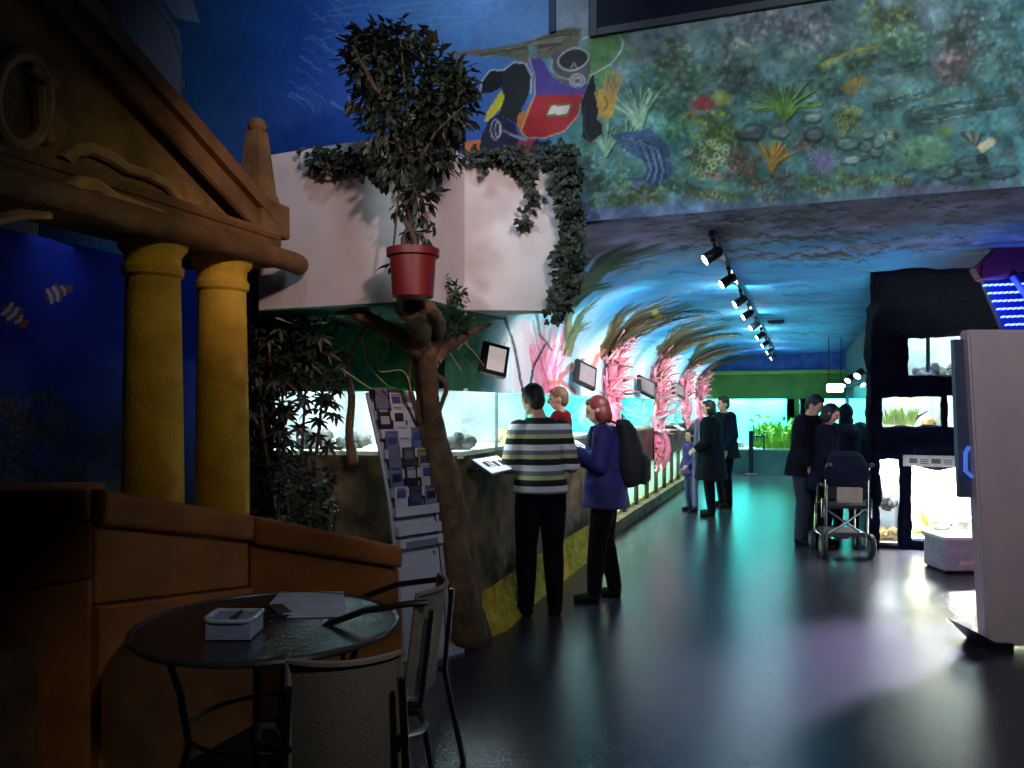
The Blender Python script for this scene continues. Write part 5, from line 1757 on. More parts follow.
for k in range(120):
    x_, y_ = rr.gauss(288, 26), rr.gauss(362, 30)
    if not (250 < x_ < 345 and 308 < y_ < 470):
        continue
    whorl(lf, pix(x_, y_, rr.uniform(5.15, 5.5)), 7, .095, rr)
for (x_, y_) in [(322, 396), (330, 412), (335, 402), (318, 420), (328, 446), (316, 436), (300, 428), (306, 410), (292, 440), (284, 412), (310, 455), (290, 400), (322, 380), (298, 392), (334, 384), (280, 430)]:
    whorl(lf, pix(x_, y_, rr.uniform(5.15, 5.4)), 8, .10, rr)
O('leaves', lf, M_LEAF, sh, ang=180)
ds = thing('dark_bush', 'dense dark bush in the gap next to the right temple column', 'bush', tuple(pix(262, 480, 5.5).to_2d()) + (.3,))
lf, stm = MB(), MB()
for k in range(6):
    stm.tube([pix(258 + 4 * k, 545, 5.5), pix(252 + 5 * k, 460, 5.5), pix(250 + 6 * k, 360 + 8 * k, 5.5)], [.016, .012, .006], 6)
O('stems', stm, M_STEM, ds)
for (x_, y_, rx, ry, n) in [(260, 340, 18, 34, 180), (262, 400, 20, 40, 240), (268, 455, 24, 40, 260), (262, 500, 22, 34, 200), (280, 330, 26, 18, 120)]:
    leafcloud(lf, pix(x_, y_, 5.5), (rx * 5.5 / F, .12, ry * 5.5 / F), n, .09, .05, rr, .4, .2)
O('leaves', lf, mat('very_dark_leaf', rgb(36, 42, 30), .5, c2=rgb(22, 28, 20)), ds, ang=180)
gb = thing('grey_bush', 'low grey leaved bush behind the orange parapet', 'bush', tuple(pix(310, 520, 5.25).to_2d()) + (.35,))
lf, stm = MB(), MB()
for k in range(7):
    stm.tube([pix(295 + 6 * k, 548, 5.25), pix(290 + 8 * k, 500, 5.2)], [.01, .005], 6)
O('stems', stm, M_STEM, gb)
for (x_, y_, rx, ry, n) in [(296, 485, 22, 18, 130), (315, 505, 24, 22, 170), (305, 525, 26, 14, 120), (322, 478, 12, 14, 50), (285, 470, 12, 14, 40)]:
    leafcloud(lf, pix(x_, y_, 5.2), (rx * 5.2 / F, .12, ry * 5.2 / F), n, .055, .034, rr, .1, .4)
O('leaves', lf, M_GREYLEAF, gb, ang=180)
# planting soil behind the parapet
pl = [(A2(185, 4.75)), (A2(255, 5.0)), (A2(400, 5.55)), (A2(350, 5.95)), (A2(255, 5.95)), (A2(200, 5.5))]
struct(O('trim_10', MB().prism([(p_.x, p_.y) for p_ in pl], 0, .42), mat('dark_soil', rgb(46, 38, 30), .95, bump=.6), smooth=False), 'planting bed behind the parapet', 'planter')

# ------------------------------------------------------------------ brochure stand and its leaflets
O0 = c2w((402 - HX) / F * 5.08, 5.08)
wd = c2w(.70, .714)
fd = c2w(.714, -.70)
bsd = thing('brochure_stand', 'tall white leaning brochure stand beside the sculpted tree', 'brochure stand', tuple(O0))


def prof_b(z):
    zz = [0, .35, .68, 1.0, 1.33, 1.72]
    bb = [0, .02, .075, .14, .24, .39]
    return float(np.interp(z, zz, bb))


def BS(u, z, f=0.0):
    """stand coordinates: u along the width, z height, f out of the front"""
    return O0 + wd * u + fd * (f - prof_b(z)) + Vector((0, 0, z))


WB = .36
M_STAND = mat('white_stand', rgb(196, 200, 214), .5, c2=rgb(184, 188, 204), scale=4)
bp_ = MB()
zz = [0.0, .18, .35, .52, .68, .84, 1.0, 1.16, 1.33, 1.5, 1.70]
for i in range(len(zz) - 1):
    bp_.slab([BS(0, zz[i]), BS(WB, zz[i]), BS(WB, zz[i + 1]), BS(0, zz[i + 1])], fd * -.02)
O('back_panel', bp_, M_STAND, bsd, smooth=False)
O('side_rail', MB().tube([BS(-.01, z, .02) for z in zz], .014, 6), mat('stand_rail', rgb(170, 172, 186), .4), bsd)
O('side_rail', MB().tube([BS(WB + .01, z, .02) for z in zz], .014, 6), mat('stand_rail', rgb(170, 172, 186), .4), bsd)
O('foot', MB().slab([BS(-.03, 0, -.18), BS(WB + .03, 0, -.18), BS(WB + .03, 0, .16), BS(-.03, 0, .16)], (0, 0, .02)), M_STAND, bsd, smooth=False)
O('header', MB().slab([BS(.0, 1.66, .03), BS(WB, 1.66, .03), BS(WB, 1.72, .03), BS(0, 1.72, .03)], fd * .02), mat('dark_header', rgb(40, 30, 40), .5), bsd, smooth=False)
O('header_badge', MB().slab([BS(.14, 1.67, .052), BS(.26, 1.67, .052), BS(.26, 1.715, .052), BS(.14, 1.715, .052)], fd * .006), mat('red_badge', rgb(150, 24, 40), .5), bsd, smooth=False)
rows = [.90, 1.02, 1.14, 1.27, 1.40, 1.52]
for z in [.70, .78] + rows:
    pk = MB()
    pk.slab([BS(0, z, .055), BS(WB, z, .055), BS(WB, z + .06, .065), BS(0, z + .06, .065)], fd * .006)
    pk.slab([BS(0, z, 0), BS(WB, z, 0), BS(WB, z, .06), BS(0, z, .06)], (0, 0, .006))
    for u in (0, WB / 3, 2 * WB / 3, WB):
        pk.slab([BS(u, z, 0), BS(u, z, .06), BS(u, z + .06, .065), BS(u, z + .06, 0)], wd * .004)
    O('pocket', pk, M_STAND, bsd, smooth=False)
pr = MB()
for z in (.45, .62):
    for u in (.03, .31):
        pr.slab([BS(u, z, .002), BS(u + .02, z, .002), BS(u + .02, z + .03, .002), BS(u, z + .03, .002)], fd * .004)
pr.slab([BS(.05, .705, .063), BS(.31, .705, .063), BS(.31, .74, .066), BS(.05, .74, .066)], fd * .003)
O('print', pr, mat('stand_print', rgb(120, 124, 150), .6), bsd, smooth=False)
pcol = [rgb(208, 206, 214), rgb(120, 122, 160), rgb(34, 34, 48), rgb(186, 184, 190), rgb(96, 120, 170), rgb(166, 160, 60), rgb(70, 60, 60), rgb(200, 200, 210)]
pname = ['white', 'lavender', 'black', 'pale grey', 'light blue', 'yellow', 'brown', 'white']
pm_ = [mat('paper_' + pname[i].replace(' ', '_') + ('' if i < 7 else '_plain'), pcol[i], .5) for i in range(8)]
inks = [mat('ink_dark', rgb(40, 38, 50), .5), mat('ink_blue', rgb(70, 80, 140), .5), mat('ink_grey', rgb(120, 120, 130), .5)]
rowname = ['lowest', 'second lowest', 'third lowest', 'third highest', 'second highest', 'top']
colname = ['left', 'middle', 'right']
grid = [[0, 6, 1], [1, 2, 7], [1, 6, 5], [1, 0, 4], [2, 0, 7], [1, 0, 0]]
rr = random.Random(77)
for i, z in enumerate(rows):
    for j in range(3):
        ci = grid[i][j]
        u0 = WB / 3 * j + .008 + rr.uniform(-.006, .006)
        h = rr.uniform(.17, .21)
        t_ = thing('leaflet', '%s leaflet, %s pocket, %s filled row of the brochure stand' % (pname[ci], colname[j], rowname[i]), 'leaflet', tuple(BS(u0 + .05, z + .006, .03)), 0, 'leaflets in the brochure stand')
        zb = z + .008
        f0, f1 = .034 + rr.uniform(-.006, .006), .07 + rr.uniform(-.01, .02)
        tl = rr.uniform(-.01, .01)
        def LP(u, v, o=0.0):
            q = O0 + wd * (u0 + .1 * u + tl * v) + fd * (f0 + (f1 - f0) * v + o - prof_b(z) - (prof_b(z + h) - prof_b(z)) * v) + Vector((0, 0, zb + h * v))
            return q
        O('cover', MB().slab([LP(0, 0), LP(1, 0), LP(1, 1), LP(0, 1)], fd * .005), pm_[ci], t_, smooth=False)
        ink = inks[rr.randrange(3)] if ci != 2 else pm_[3]
        mb = MB()
        a0 = rr.uniform(.45, .6)
        mb.slab([LP(.15, a0, .0055), LP(.85, a0, .0055), LP(.85, a0 + .28, .0055), LP(.15, a0 + .28, .0055)], fd * .001)
        for q in range(2):
            mb.slab([LP(.12, .88 + .05 * q, .0055), LP(.8, .88 + .05 * q, .0055), LP(.8, .905 + .05 * q, .0055), LP(.12, .905 + .05 * q, .0055)], fd * .001)
        O('picture', mb, ink, t_, smooth=False)

# ------------------------------------------------------------------ cafe table, ashtray, papers
TC = c2w(-.985, 3.24)
tb = thing('cafe_table', 'round glass topped cafe table with dark metal rim', 'table', (TC.x, TC.y, 0))
O('table_top', MB().lathe([(.505, .728), (.505, .738), (.0005, .738)], n=64, cap=False).lathe([(.505, .728), (.0005, .728)], n=64, cap=False), mat('smoked_glass', (.012, .013, .016), .12, c2=(.02, .02, .024), scale=3, bump=.22, bscale=55), tb, local=True)
rim = MB()
n = 64
ang = [2 * math.pi * k / n for k in range(n + 1)]
rim.tube([(.512 * math.cos(a), .512 * math.sin(a), .732) for a in ang], .014, 8)
O('rim', rim, mat('grey_rim', rgb(92, 90, 92), .35, .6), tb, local=True)
M_FRAME = mat('dark_tube', rgb(40, 40, 44), .35, .6)
for k in range(4):
    a = math.pi / 4 + k * math.pi / 2
    c_, s_ = math.cos(a), math.sin(a)
    O('leg', MB().tube([(.40 * c_, .40 * s_, .725), (.33 * c_, .33 * s_, .5), (.30 * c_, .30 * s_, .3), (.38 * c_, .38 * s_, 0)], .014, 8), M_FRAME, tb, local=True)
O('brace_ring', MB().tube([(.31 * math.cos(a), .31 * math.sin(a), .34) for a in ang], .009, 6), M_FRAME, tb, local=True)
P = onZ(235, 634, .742)
at_ = thing('ashtray', 'shiny square metal ashtray on the round table', 'ashtray', (P.x, P.y, .741), math.radians(19.9))
ab = MB()
s0 = .085
ab.box((0, 0, .003), (.17, .15, .006), None, .002)
for (cx, cy, sx, sy) in ((0, -.073, .17, .006), (0, .073, .17, .006), (-.082, 0, .006, .15), (.082, 0, .006, .15)):
    ab.box((cx, cy, .036), (sx, sy, .072), None, .002)
O('body', ab, mat('brushed_steel', rgb(186, 190, 220), .35, .25), at_, local=True, smooth=False)
rm = MB()
rm.tube([(.09 * math.copysign(abs(math.cos(a)) ** .35, math.cos(a)), .08 * math.copysign(abs(math.sin(a)) ** .35, math.sin(a)), 0.074 + .004 * math.cos(2 * a)) for a in ang], .009, 8)
O('rim', rm, mat('bright_rim', rgb(236, 236, 244), .2, .3), at_, local=True)
O('ash', MB().lathe([(.07, .03), (.03, .036), (.001, .034)], n=20, cap=False), mat('ash', rgb(30, 28, 28), .95), at_, local=True)
O('cigarette_rest', MB().box((0, 0, .07), (.012, .15, .01), None, .002), M_BLACK, at_, local=True, smooth=False)


def flat(name, pts, m, lab, cat, z=.7405, th=.0025):
    q = [onZ(a, b, z) for a, b in pts]
    return tag(O(name, MB().slab(q, (0, 0, th)), m, smooth=False), lab, cat)


flat('paper_sheet', [(280, 592), (343, 592), (349, 617), (288, 618), (268, 606)], mat('sheet_grey', rgb(206, 206, 222), .6), 'large pale paper sheet lying on the round table', 'paper')
flat('leaflet_strip', [(268, 605), (282, 604), (292, 612), (278, 614)], mat('strip_dark', rgb(70, 64, 64), .6), 'small dark leaflet under the pale sheet on the table', 'leaflet', .7435)
pn = onZ(266, 616, .745)
p2 = onZ(292, 615.5, .745)
pe = thing('pen', 'dark blue pen lying before the pale paper sheet', 'pen', tuple(pn))
O('barrel', MB().tube([pn, pn.lerp(p2, .85)], .005, 8), mat('pen_blue', rgb(34, 40, 100), .4), pe)
O('tip', MB().tube([pn.lerp(p2, .85), p2], [.004, .001], 8), M_CHROME, pe)


# ------------------------------------------------------------------ terrace chairs (fabric sling, tube arms)
def chair(lab, loc, rotz, hw=.2, high=True):
    t_ = thing('terrace_chair', lab, 'chair', loc, rotz, 'terrace chairs at the round table')
    M_SL = mat('grey_sling', rgb(150, 136, 116), .8, c2=rgb(126, 114, 98), scale=120, bump=.3, bscale=200)
    sl_ = MB()
    nu_, nv_ = 9, 9
    def bpt(u, v):       # back panel, y backwards, curved around the sitter
        x = (u - .5) * 2 * hw
        return Vector((x, -.23 - .05 * v + .07 * (2 * u - 1) ** 2, .44 + .42 * v))
    for off in (0, .008):
        pass
    vs = [bpt(i / (nu_ - 1), j / (nv_ - 1)) for i in range(nu_) for j in range(nv_)]
    vs2 = [v + Vector((0, .008, 0)) for v in vs]
    fs = []
    for i in range(nu_ - 1):
        for j in range(nv_ - 1):
            a = i * nv_ + j
            fs += [[a, a + nv_, a + nv_ + 1, a + 1], [a + 81, a + 82, a + 82 + nv_, a + 81 + nv_]]
    sl_.add(vs + vs2, fs)
    O('backrest', sl_, M_SL, t_, local=True)
    hm = MB()
    edge = [bpt(0, k / 8) for k in range(9)] + [bpt(k / 8, 1) for k in range(1, 9)] + [bpt(1, 1 - k / 8) for k in range(1, 9)]
    hm.tube(edge, .011, 6)
    O('backrest_hem', hm, mat('sling_hem', rgb(150, 138, 120), .7), t_, local=True)
    seat = MB()
    seat.slab([(-hw - .01, -.2, .435), (hw + .01, -.2, .435), (hw + .03, .2, .45), (-hw - .03, .2, .45)], (0, 0, .01))
    O('seat', seat, M_SL, t_, local=True, smooth=False)
    M_T = mat('chair_tube', rgb(52, 50, 50), .35, .6)
    sf = MB()
    sf.tube([(-hw - .03, -.24, .43), (-hw - .05, .0, .43), (-hw - .05, .22, .44), (-hw + .02, .27, .44), (hw - .02, .27, .44), (hw + .05, .22, .44), (hw + .05, 0, .43), (hw + .03, -.24, .43)], .013, 8)
    O('seat_frame', sf, M_T, t_, local=True)
    for s in (-1, 1):
        arm_ = [(s * hw, -.25, .83), (s * (hw + .03), -.18, .83), (s * (hw + .05), .0, .80), (s * (hw + .05), .15, .74), (s * (hw + .05), .24, .66), (s * (hw + .05), .26, .5), (s * (hw + .04), .25, .44)]
        if not high:
            arm_ = [(s * hw, -.22, .60), (s * (hw + .07), -.12, .57), (s * (hw + .11), .02, .54), (s * (hw + .11), .16, .53), (s * (hw + .07), .24, .50), (s * (hw + .04), .25, .44)]
        O('armrest', MB().tube(arm_, .013, 8), M_T, t_, local=True)
        O('leg', MB().tube([(s * (hw + .04), .25, .44), (s * (hw + .06), .28, 0.0)], .013, 8), M_T, t_, local=True)
        O('leg', MB().tube([(s * (hw + .0), -.27, .80), (s * (hw + .02), -.23, .43), (s * (hw + .05), -.31, 0.0)], .013, 8), M_T, t_, local=True)
    return t_


cc = c2w(-.555, 2.62)
chair('beige terrace chair nearest the camera with its back turned', (cc.x, cc.y, 0), math.radians(19.9 + 14), .165, False)
cc = c2w(-.56, 3.42)
chair('terrace chair right of the table seen from its side', (cc.x, cc.y, 0), math.radians(19.9 + 82), .19)

# ------------------------------------------------------------------ info screens and lecterns along the left wall
def lectern(lab, px, py, z, w, first=False, xo=XW + .14, dep=.2):
    q = onX(px, py, xo)
    t_ = thing('info_lectern', lab, 'sign', (xo, q.y, z), 0, 'tilted white information boards on the tank rail')
    R = Matrix.Rotation(math.radians(32), 3, 'Y')
    O('board', MB().box((0, 0, 0), (dep, w, .018), R, .003), mat('board_frame', rgb(70, 76, 92), .4), t_, local=True, smooth=False)
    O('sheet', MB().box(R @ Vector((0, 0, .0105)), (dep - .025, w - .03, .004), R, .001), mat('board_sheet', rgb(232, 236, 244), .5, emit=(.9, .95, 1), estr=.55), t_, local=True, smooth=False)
    mb = MB()
    for k, (u, v) in enumerate([(-.03, -.28), (.0, .05), (.0, .28)]):
        mb.box(R @ Vector((u * dep * 2, v * w, .0135)), (dep * .32, w * .12, .002), R, .0006)
    for k in range(4):
        mb.box(R @ Vector((-.04 + .02 * k, -.12 * w, .0135)), (.006, w * .16, .002), R)
    O('print', mb, mat('board_print', rgb(50, 56, 76), .6), t_, local=True, smooth=False)
    for s_ in (-1, 1):
        O('bracket', MB().tube([(-.18, s_ * w * .3, -.05), (-.02, s_ * w * .3, -.012)], .012, 6), M_DARK, t_, local=True)
    return t_


lectern('white information board on the rail beside the man in stripes', 494, 470, 1.17, .52)
lectern('white information board on the rail behind the backpack', 624, 445, 1.19, .5)
lectern('white information board on the rail left of the child in purple', 679, 434, 1.19, .5)
lectern('white information board in front of the woman in the blue jacket', 578, 452, 1.19, .45)


def screen(lab, px, py, X0, w, h, roll, yaw, m='screen_sheet', k=1.0):
    q = onX(px, py, X0)
    t_ = thing('info_screen', lab, 'framed sign', tuple(q), 0, 'tilted framed signs over the left tanks')
    R = Matrix.Rotation(math.radians(yaw), 3, 'Z') @ Matrix.Rotation(math.radians(-18), 3, 'X') @ Matrix.Rotation(math.radians(roll), 3, 'Y')
    O('frame', MB().box((0, 0, 0), (w, .05, h), R, .006), M_BLACK, t_, local=True, smooth=False)
    O('sheet', MB().box(R @ Vector((.012, -.024, 0)), (w - .075, .006, h - .06), R, .001), mat(m, tuple(q * k for q in rgb(226, 208, 206)), .5, emit=(1, .86, .84), estr=.4 * k), t_, local=True, smooth=False)
    O('arm', MB().tube([R @ Vector((0, .02, 0)), Vector((XW - q.x + .01, .06, .02))], .012, 6), M_DARK, t_, local=True)
    return t_


screen('tilted framed sign on the green wall above the near tank', 494, 360, XW + .14, .21, .25, 14, 40, k=1.0)
screen('tilted framed sign above the head of the woman in blue', 585, 375, XW + .16, .28, .27, 22, 58, 'screen_sheet_dim', .35)
screen('tilted framed sign right of the largest pink coral tree', 646, 387, XW + .16, .36, .27, 20, 64, 'screen_sheet_dim', .2)
screen('small tilted framed sign left of the farthest pink coral', 678, 390, XW + .16, .36, .27, 20, 66, 'screen_sheet_dim', .2)

# ------------------------------------------------------------------ grey cabinet, canopy, bench on the right
p0 = c2w((968 - HX) / F * 5.3, 5.3)
cb = thing('kiosk_cabinet', 'tall plain grey cabinet standing at the right edge', 'cabinet', (p0.x, p0.y, 0), math.radians(19.9))
bm = bmesh.new()
# slightly tapering body: narrower foot on the left side
xl0, xl1 = (985 - 966) / F * 5.3, 0.0
vv = [bm.verts.new(v) for v in [(xl0, 0, .02), (.95, 0, .02), (.95, .11, .02), (xl0, .11, .02), (xl1, 0, 2.12), (.95, 0, 2.12), (.95, .11, 2.12), (xl1, .11, 2.12)]]
for f in ((0, 3, 2, 1), (4, 5, 6, 7), (0, 1, 5, 4), (1, 2, 6, 5), (2, 3, 7, 6), (3, 0, 4, 7)):
    bm.faces.new([vv[k] for k in f])
bmesh.ops.bevel(bm, geom=list(bm.edges), offset=.012, segments=2, affect='EDGES')
O('body', MB().frombm(bm), mat('grey_panel', rgb(196, 172, 178), .7, c2=rgb(186, 162, 170), scale=3), cb, local=True)
fw = MB()
fw.slab([(xl0 - .12, -.03, .14), (xl0 + .02, -.03, .0), (xl0 + .16, -.03, .0), (xl0 + .16, -.03, .045), (xl0 + .05, -.03, .05)], (0, .3, 0))
O('foot_plate', fw, M_DARK, cb, local=True, smooth=False)
O('side_strip', MB().slab([(-.02, .06, 1.0), (.06, .06, 1.0), (.02, .06, 2.06), (-.06, .06, 2.06)], (0, .045, 0)), mat('blue_grey_strip', rgb(70, 76, 104), .5), cb, local=True, smooth=False)
O('handle', MB().tube([(.05, .04, 1.14), (.0, .03, 1.18), (.0, .03, 1.30), (.03, .04, 1.34)], .014, 8), mat('blue_lit_handle', rgb(60, 110, 230), .3, emit=(.1, .25, 1), estr=.5), cb, local=True)  # reflected blue light put in as colour and glow

q0 = pix(980, 285, 6.0)
cn_ = thing('lit_canopy', 'purple kiosk canopy with rows of blue light strips at the upper right', 'canopy', tuple(q0), math.radians(19.9))
def CP(px, py, d): 
    v = pix(px, py, d)
    x = (px - HX) / F * d
    return Vector((x - (980 - HX) / F * 6.0, d - 6.0, v.z - q0.z))
hd = MB()
hd.slab([CP(982, 279, 6.0), CP(983, 264, 6.0), CP(1024, 222, 5.98), CP(1090, 160, 5.95), CP(1090, 262, 5.95), CP(1024, 270, 5.98), CP(1006, 278, 6.0)], (0, .1, 0))
O('hood', hd, mat('purple_hood', rgb(96, 34, 84), .5, c2=rgb(70, 26, 74), scale=3), cn_, local=True, smooth=False)
O('hood_tip', MB().slab([CP(975, 268, 6.02), CP(984, 262, 6.02), CP(984, 281, 6.02), CP(979, 276, 6.02)], (0, .08, 0)), mat('mauve_tip', rgb(150, 70, 110), .5), cn_, local=True, smooth=False)
O('panel', MB().slab([CP(983, 279, 6.11), CP(1090, 262, 6.11), CP(1090, 345, 6.11), CP(1010, 345, 6.11)], (0, .05, 0)), mat('blue_panel', rgb(16, 30, 150), .4), cn_, local=True, smooth=False)
M_LED = mat('blue_led', (.1, .2, 1), .4, emit=(.16, .3, 1), estr=4)
for k in range(6):
    y_ = 285.5 + k * 7.9
    x0_ = 984 + k * 4.4
    ld = MB()
    n_ = 10
    for i in range(n_):
        xa = x0_ + i * 5.4
        ld.slab([CP(xa, y_ + .9 - i * .22, 6.095), CP(xa + 3.6, y_ + .3 - i * .22, 6.095), CP(xa + 3.9, y_ - 1.6 - i * .22, 6.095), CP(xa + .3, y_ - 1.0 - i * .22, 6.095)], (0, .015, 0))
    O('led_strip', ld, M_LED, cn_, local=True, smooth=False)
O('strut', MB().tube([CP(1012, 276, 5.98), CP(1045, 322, 5.95)], .022, 8), mat('lit_strut', rgb(90, 120, 240), .3), cn_, local=True)
light('POINT', 'canopy_light', pix(1016, 300, 5.85), (0, 0, 0), 4.0, (.2, .25, 1.0), shadow_soft=.02)
light('SPOT', 'added_glare_spot', pix(1030, 318, 6.5), onZ(958, 668, 0), 3900, (.86, .82, 1.0), spot=50, blend=1.0, shadow_soft=.1)  # added unseen lamp for the floor glare; the canopy has no such fitting

q0 = c2w((944 - HX) / F * 7.7, 7.7)
bn = thing('step_box', 'pale box bench standing before the bright floor tank', 'bench', (q0.x, q0.y, 0), math.radians(19.9))
O('body', MB().box((.3, .2, .17), (.58, .4, .30), None, .01), mat('pale_box', rgb(170, 164, 176), .6), bn, local=True, smooth=False)
O('top', MB().box((.3, .2, .335), (.62, .44, .03), None, .008), mat('lit_box_top', rgb(226, 226, 230), .4), bn, local=True, smooth=False)  # bright light on the top put into a whiter colour
O('grip_slot', MB().box((.3, -.003, .10), (.3, .01, .04), None, .003), mat('slot_light', rgb(220, 190, 180), .5), bn, local=True, smooth=False)
for sx in (.06, .54):
    O('foot', MB().box((sx, .2, .012), (.06, .36, .024), None, .004), M_DARK, bn, local=True, smooth=False)

# ------------------------------------------------------------------ people
def facing(xc, dc):
    v = c2w(xc, dc)
    return math.atan2(-v.x, v.y)


M_SKIN = mat('skin', rgb(214, 164, 140), .55, c2=rgb(204, 150, 126), scale=6)
M_EYE = mat('eye_dark', (.02, .015, .012), .3)
M_MOUTH = mat('lips', rgb(160, 90, 84), .5)
BASEJ = dict(hipL=(-.095, 0, .93), hipR=(.095, 0, .93), kneeL=(-.105, .03, .5), kneeR=(.105, .03, .5), ankL=(-.11, -.01, .085), ankR=(.11, -.01, .085),
             shL=(-.185, 0, 1.415), shR=(.185, 0, 1.415), elL=(-.25, -.02, 1.13), elR=(.25, -.02, 1.13), wrL=(-.25, .10, .89), wrR=(.25, .10, .89))
TOR = [(.84, .150, .105), (.92, .165, .118), (1.0, .158, .115), (1.10, .145, .105), (1.22, .160, .118), (1.33, .182, .122), (1.40, .180, .108), (1.45, .115, .085), (1.49, .066, .066)]


def person(label, loc, rotz, h=1.75, J=None, lean=0.0, head=(0, .02, 0), hyaw=0.0, hpitch=0.0, headk=1.0, top=None, coat=None, legs=None, shoes=None, hair=None, hairkind='short',
           vox=.011, group=None, curl=.6, girth=1.0, hood=None):
    s = h / 1.75
    j = dict(BASEJ)
    j.update(J or {})
    j = {k: Vector(v) * s for k, v in j.items()}
    root = thing('person', label, 'person', loc, rotz, group)

    def shift(z):
        return lean * max(0, z - .9 * s)

    for k in ('shL', 'shR'):
        j[k].y += shift(j[k].z)

    def torso(mb, e, z0=0.0, z1=9, flare=0.0):
        rg = []
        for z, rx, ry in TOR:
            if z0 <= z <= z1:
                z_ = z * s
                k_ = (.03 if z < 1.05 else .012 if z < 1.15 else 0) if e > .02 else 0
                rg.append(((0, shift(z_), z_), rx * s * girth + e + k_ * s, ry * s * girth + e + k_ * s))
        return rg

    def arm(mb, S_, e, upto=1.0):
        a, b, c = j['sh' + S_], j['el' + S_], j['wr' + S_]
        r = [.062 * s + e, .054 * s + e, .049 * s + e, .044 * s + e, .043 * s + e, .037 * s + e, .029 * s + e]
        pts = [a, a.lerp(b, .33), a.lerp(b, .7), b, b.lerp(c, .3), b.lerp(c, .65), b.lerp(c, upto)]
        mb.tube(pts, r, 12)
        mb.ball(a, .066 * s + e, 2)
        mb.ball(b, .045 * s + e, 2)

    def leg(mb, S_, e, upto=1.0):
        a, b, c = j['hip' + S_], j['knee' + S_], j['ank' + S_]
        r = [.076 * s + e, .080 * s + e, .068 * s + e, .056 * s + e, .056 * s + e, .046 * s + e, .036 * s + e]
        mb.tube([a, a.lerp(b, .3), a.lerp(b, .7), b, b.lerp(c, .3), b.lerp(c, .65), b.lerp(c, upto)], r, 12)
        mb.ball(a, .074 * s + e, 2)
        mb.ball(b, .058 * s + e, 2)

    def foot(mb, S_, e):
        c = j['ank' + S_]
        out = -.02 if S_ == 'L' else .02
        z0 = c.z - .085 * s
        mb.tube([c + Vector((0, -.05 * s, -.045 * s)), c + Vector((0, .0, -.04 * s)), c + Vector((out * s, .09 * s, -.052 * s)), c + Vector((out * 1.6 * s, .17 * s, -.058 * s))], [.036 * s + e, .042 * s + e, .04 * s + e, .028 * s + e], 12)
        mb.tube([c, c + Vector((0, -.01, -.05 * s))], [.038 * s + e, .042 * s + e], 10)

    def hand(mb, S_):
        b, c = j['el' + S_], j['wr' + S_]
        d = (c - b).normalized()
        sd = -1 if S_ == 'L' else 1
        pn_ = Vector((-sd, 0, -.4))
        pn_ = (pn_ - d * pn_.dot(d)).normalized()          # palm direction (inwards)
        w = d.cross(pn_).normalized()
        hk = s * .98
        pc = c + d * .05 * hk
        R = Matrix((w, d, pn_)).transposed()
        mb.ball(pc, (.042 * hk, .056 * hk, .018 * hk), 2, rot=R)
        for k in range(4):
            o = (k - 1.5) * .021 * hk
            L = [.068, .078, .074, .058][k] * hk
            p0_ = c + d * .085 * hk + w * o
            d1 = (d + pn_ * curl * .5).normalized()
            d2 = (d + pn_ * curl * 1.6).normalized()
            p1_ = p0_ + d1 * L * .5
            p2_ = p1_ + d2 * L * .3
            p3_ = p2_ + (d * .4 + pn_ * curl * 1.6).normalized() * L * .25
            mb.tube([p0_ - d * .02 * hk, p0_, p1_, p2_, p3_], [.0095 * hk, .0095 * hk, .009 * hk, .008 * hk, .006 * hk], 7)
        f = 1 if w.dot(Vector((0, 1, 1))) > 0 else -1
        p0_ = c + d * .025 * hk + w * f * .03 * hk
        mb.tube([p0_, p0_ + (w * f + d * .8 + pn_ * .5).normalized() * .035 * hk, p0_ + (w * f * .6 + d * 1.2 + pn_ * .8).normalized() * .065 * hk], [.012 * hk, .0105 * hk, .007 * hk], 7)

    # head frame
    hk = s * headk
    nb = Vector((0, shift(1.49 * s) + .0, 1.49 * s))
    hc = Vector((head[0] * s, shift(1.6 * s) + head[1] * s + .01, 1.49 * s + .135 * hk + head[2] * s))
    HR = Matrix.Rotation(hyaw, 3, 'Z') @ Matrix.Rotation(hpitch, 3, 'X')

    def H(x, y, z):
        return hc + HR @ (Vector((x, y, z)) * hk)
    b = MB()
    b.rings(torso(b, 0), 20)
    b.tube([nb - Vector((0, .0, .04 * s)), nb.lerp(hc, .4), hc + HR @ Vector((0, -.01 * hk, -.05 * hk))], [.06 * s, .054 * s, .052 * s], 12)
    b.ball(H(0, 0, .015), (.074 * hk, .093 * hk, .105 * hk), 3, rot=HR)
    b.ball(H(0, .022, -.05), (.058 * hk, .07 * hk, .066 * hk), 3, rot=HR)
    b.ball(H(0, .045, -.09), (.028 * hk, .03 * hk, .022 * hk), 2, rot=HR)       # chin
    b.tube([H(0, .085, .03), H(0, .105, -.005), H(0, .112, -.025), H(0, .09, -.035)], [.010 * hk, .013 * hk, .016 * hk, .012 * hk], 8)
    b.tube([H(-.045, .078, .035), H(0, .092, .038), H(.045, .078, .035)], [.01 * hk, .012 * hk, .01 * hk], 8)   # brow
    for sx in (-1, 1):
        b.ball(H(sx * .076, -.005, -.01), (.012 * hk, .022 * hk, .032 * hk), 2, rot=HR)
    for S_ in 'LR':
        arm(b, S_, 0)
        leg(b, S_, 0)
        foot(b, S_, 0)
        hand(b, S_)
    bo = O('body', b, M_SKIN, root, local=True)
    remesh(bo, vox * .8, 3)
    for sx in (-1, 1):
        O('eye', MB().ball(H(sx * .032, .083, .008), .010 * hk, 2), M_EYE, root, local=True)
    O('mouth', MB().tube([H(-.022, .082, -.062), H(0, .092, -.06), H(.022, .082, -.062)], [.004 * hk, .006 * hk, .004 * hk], 6), M_MOUTH, root, local=True)
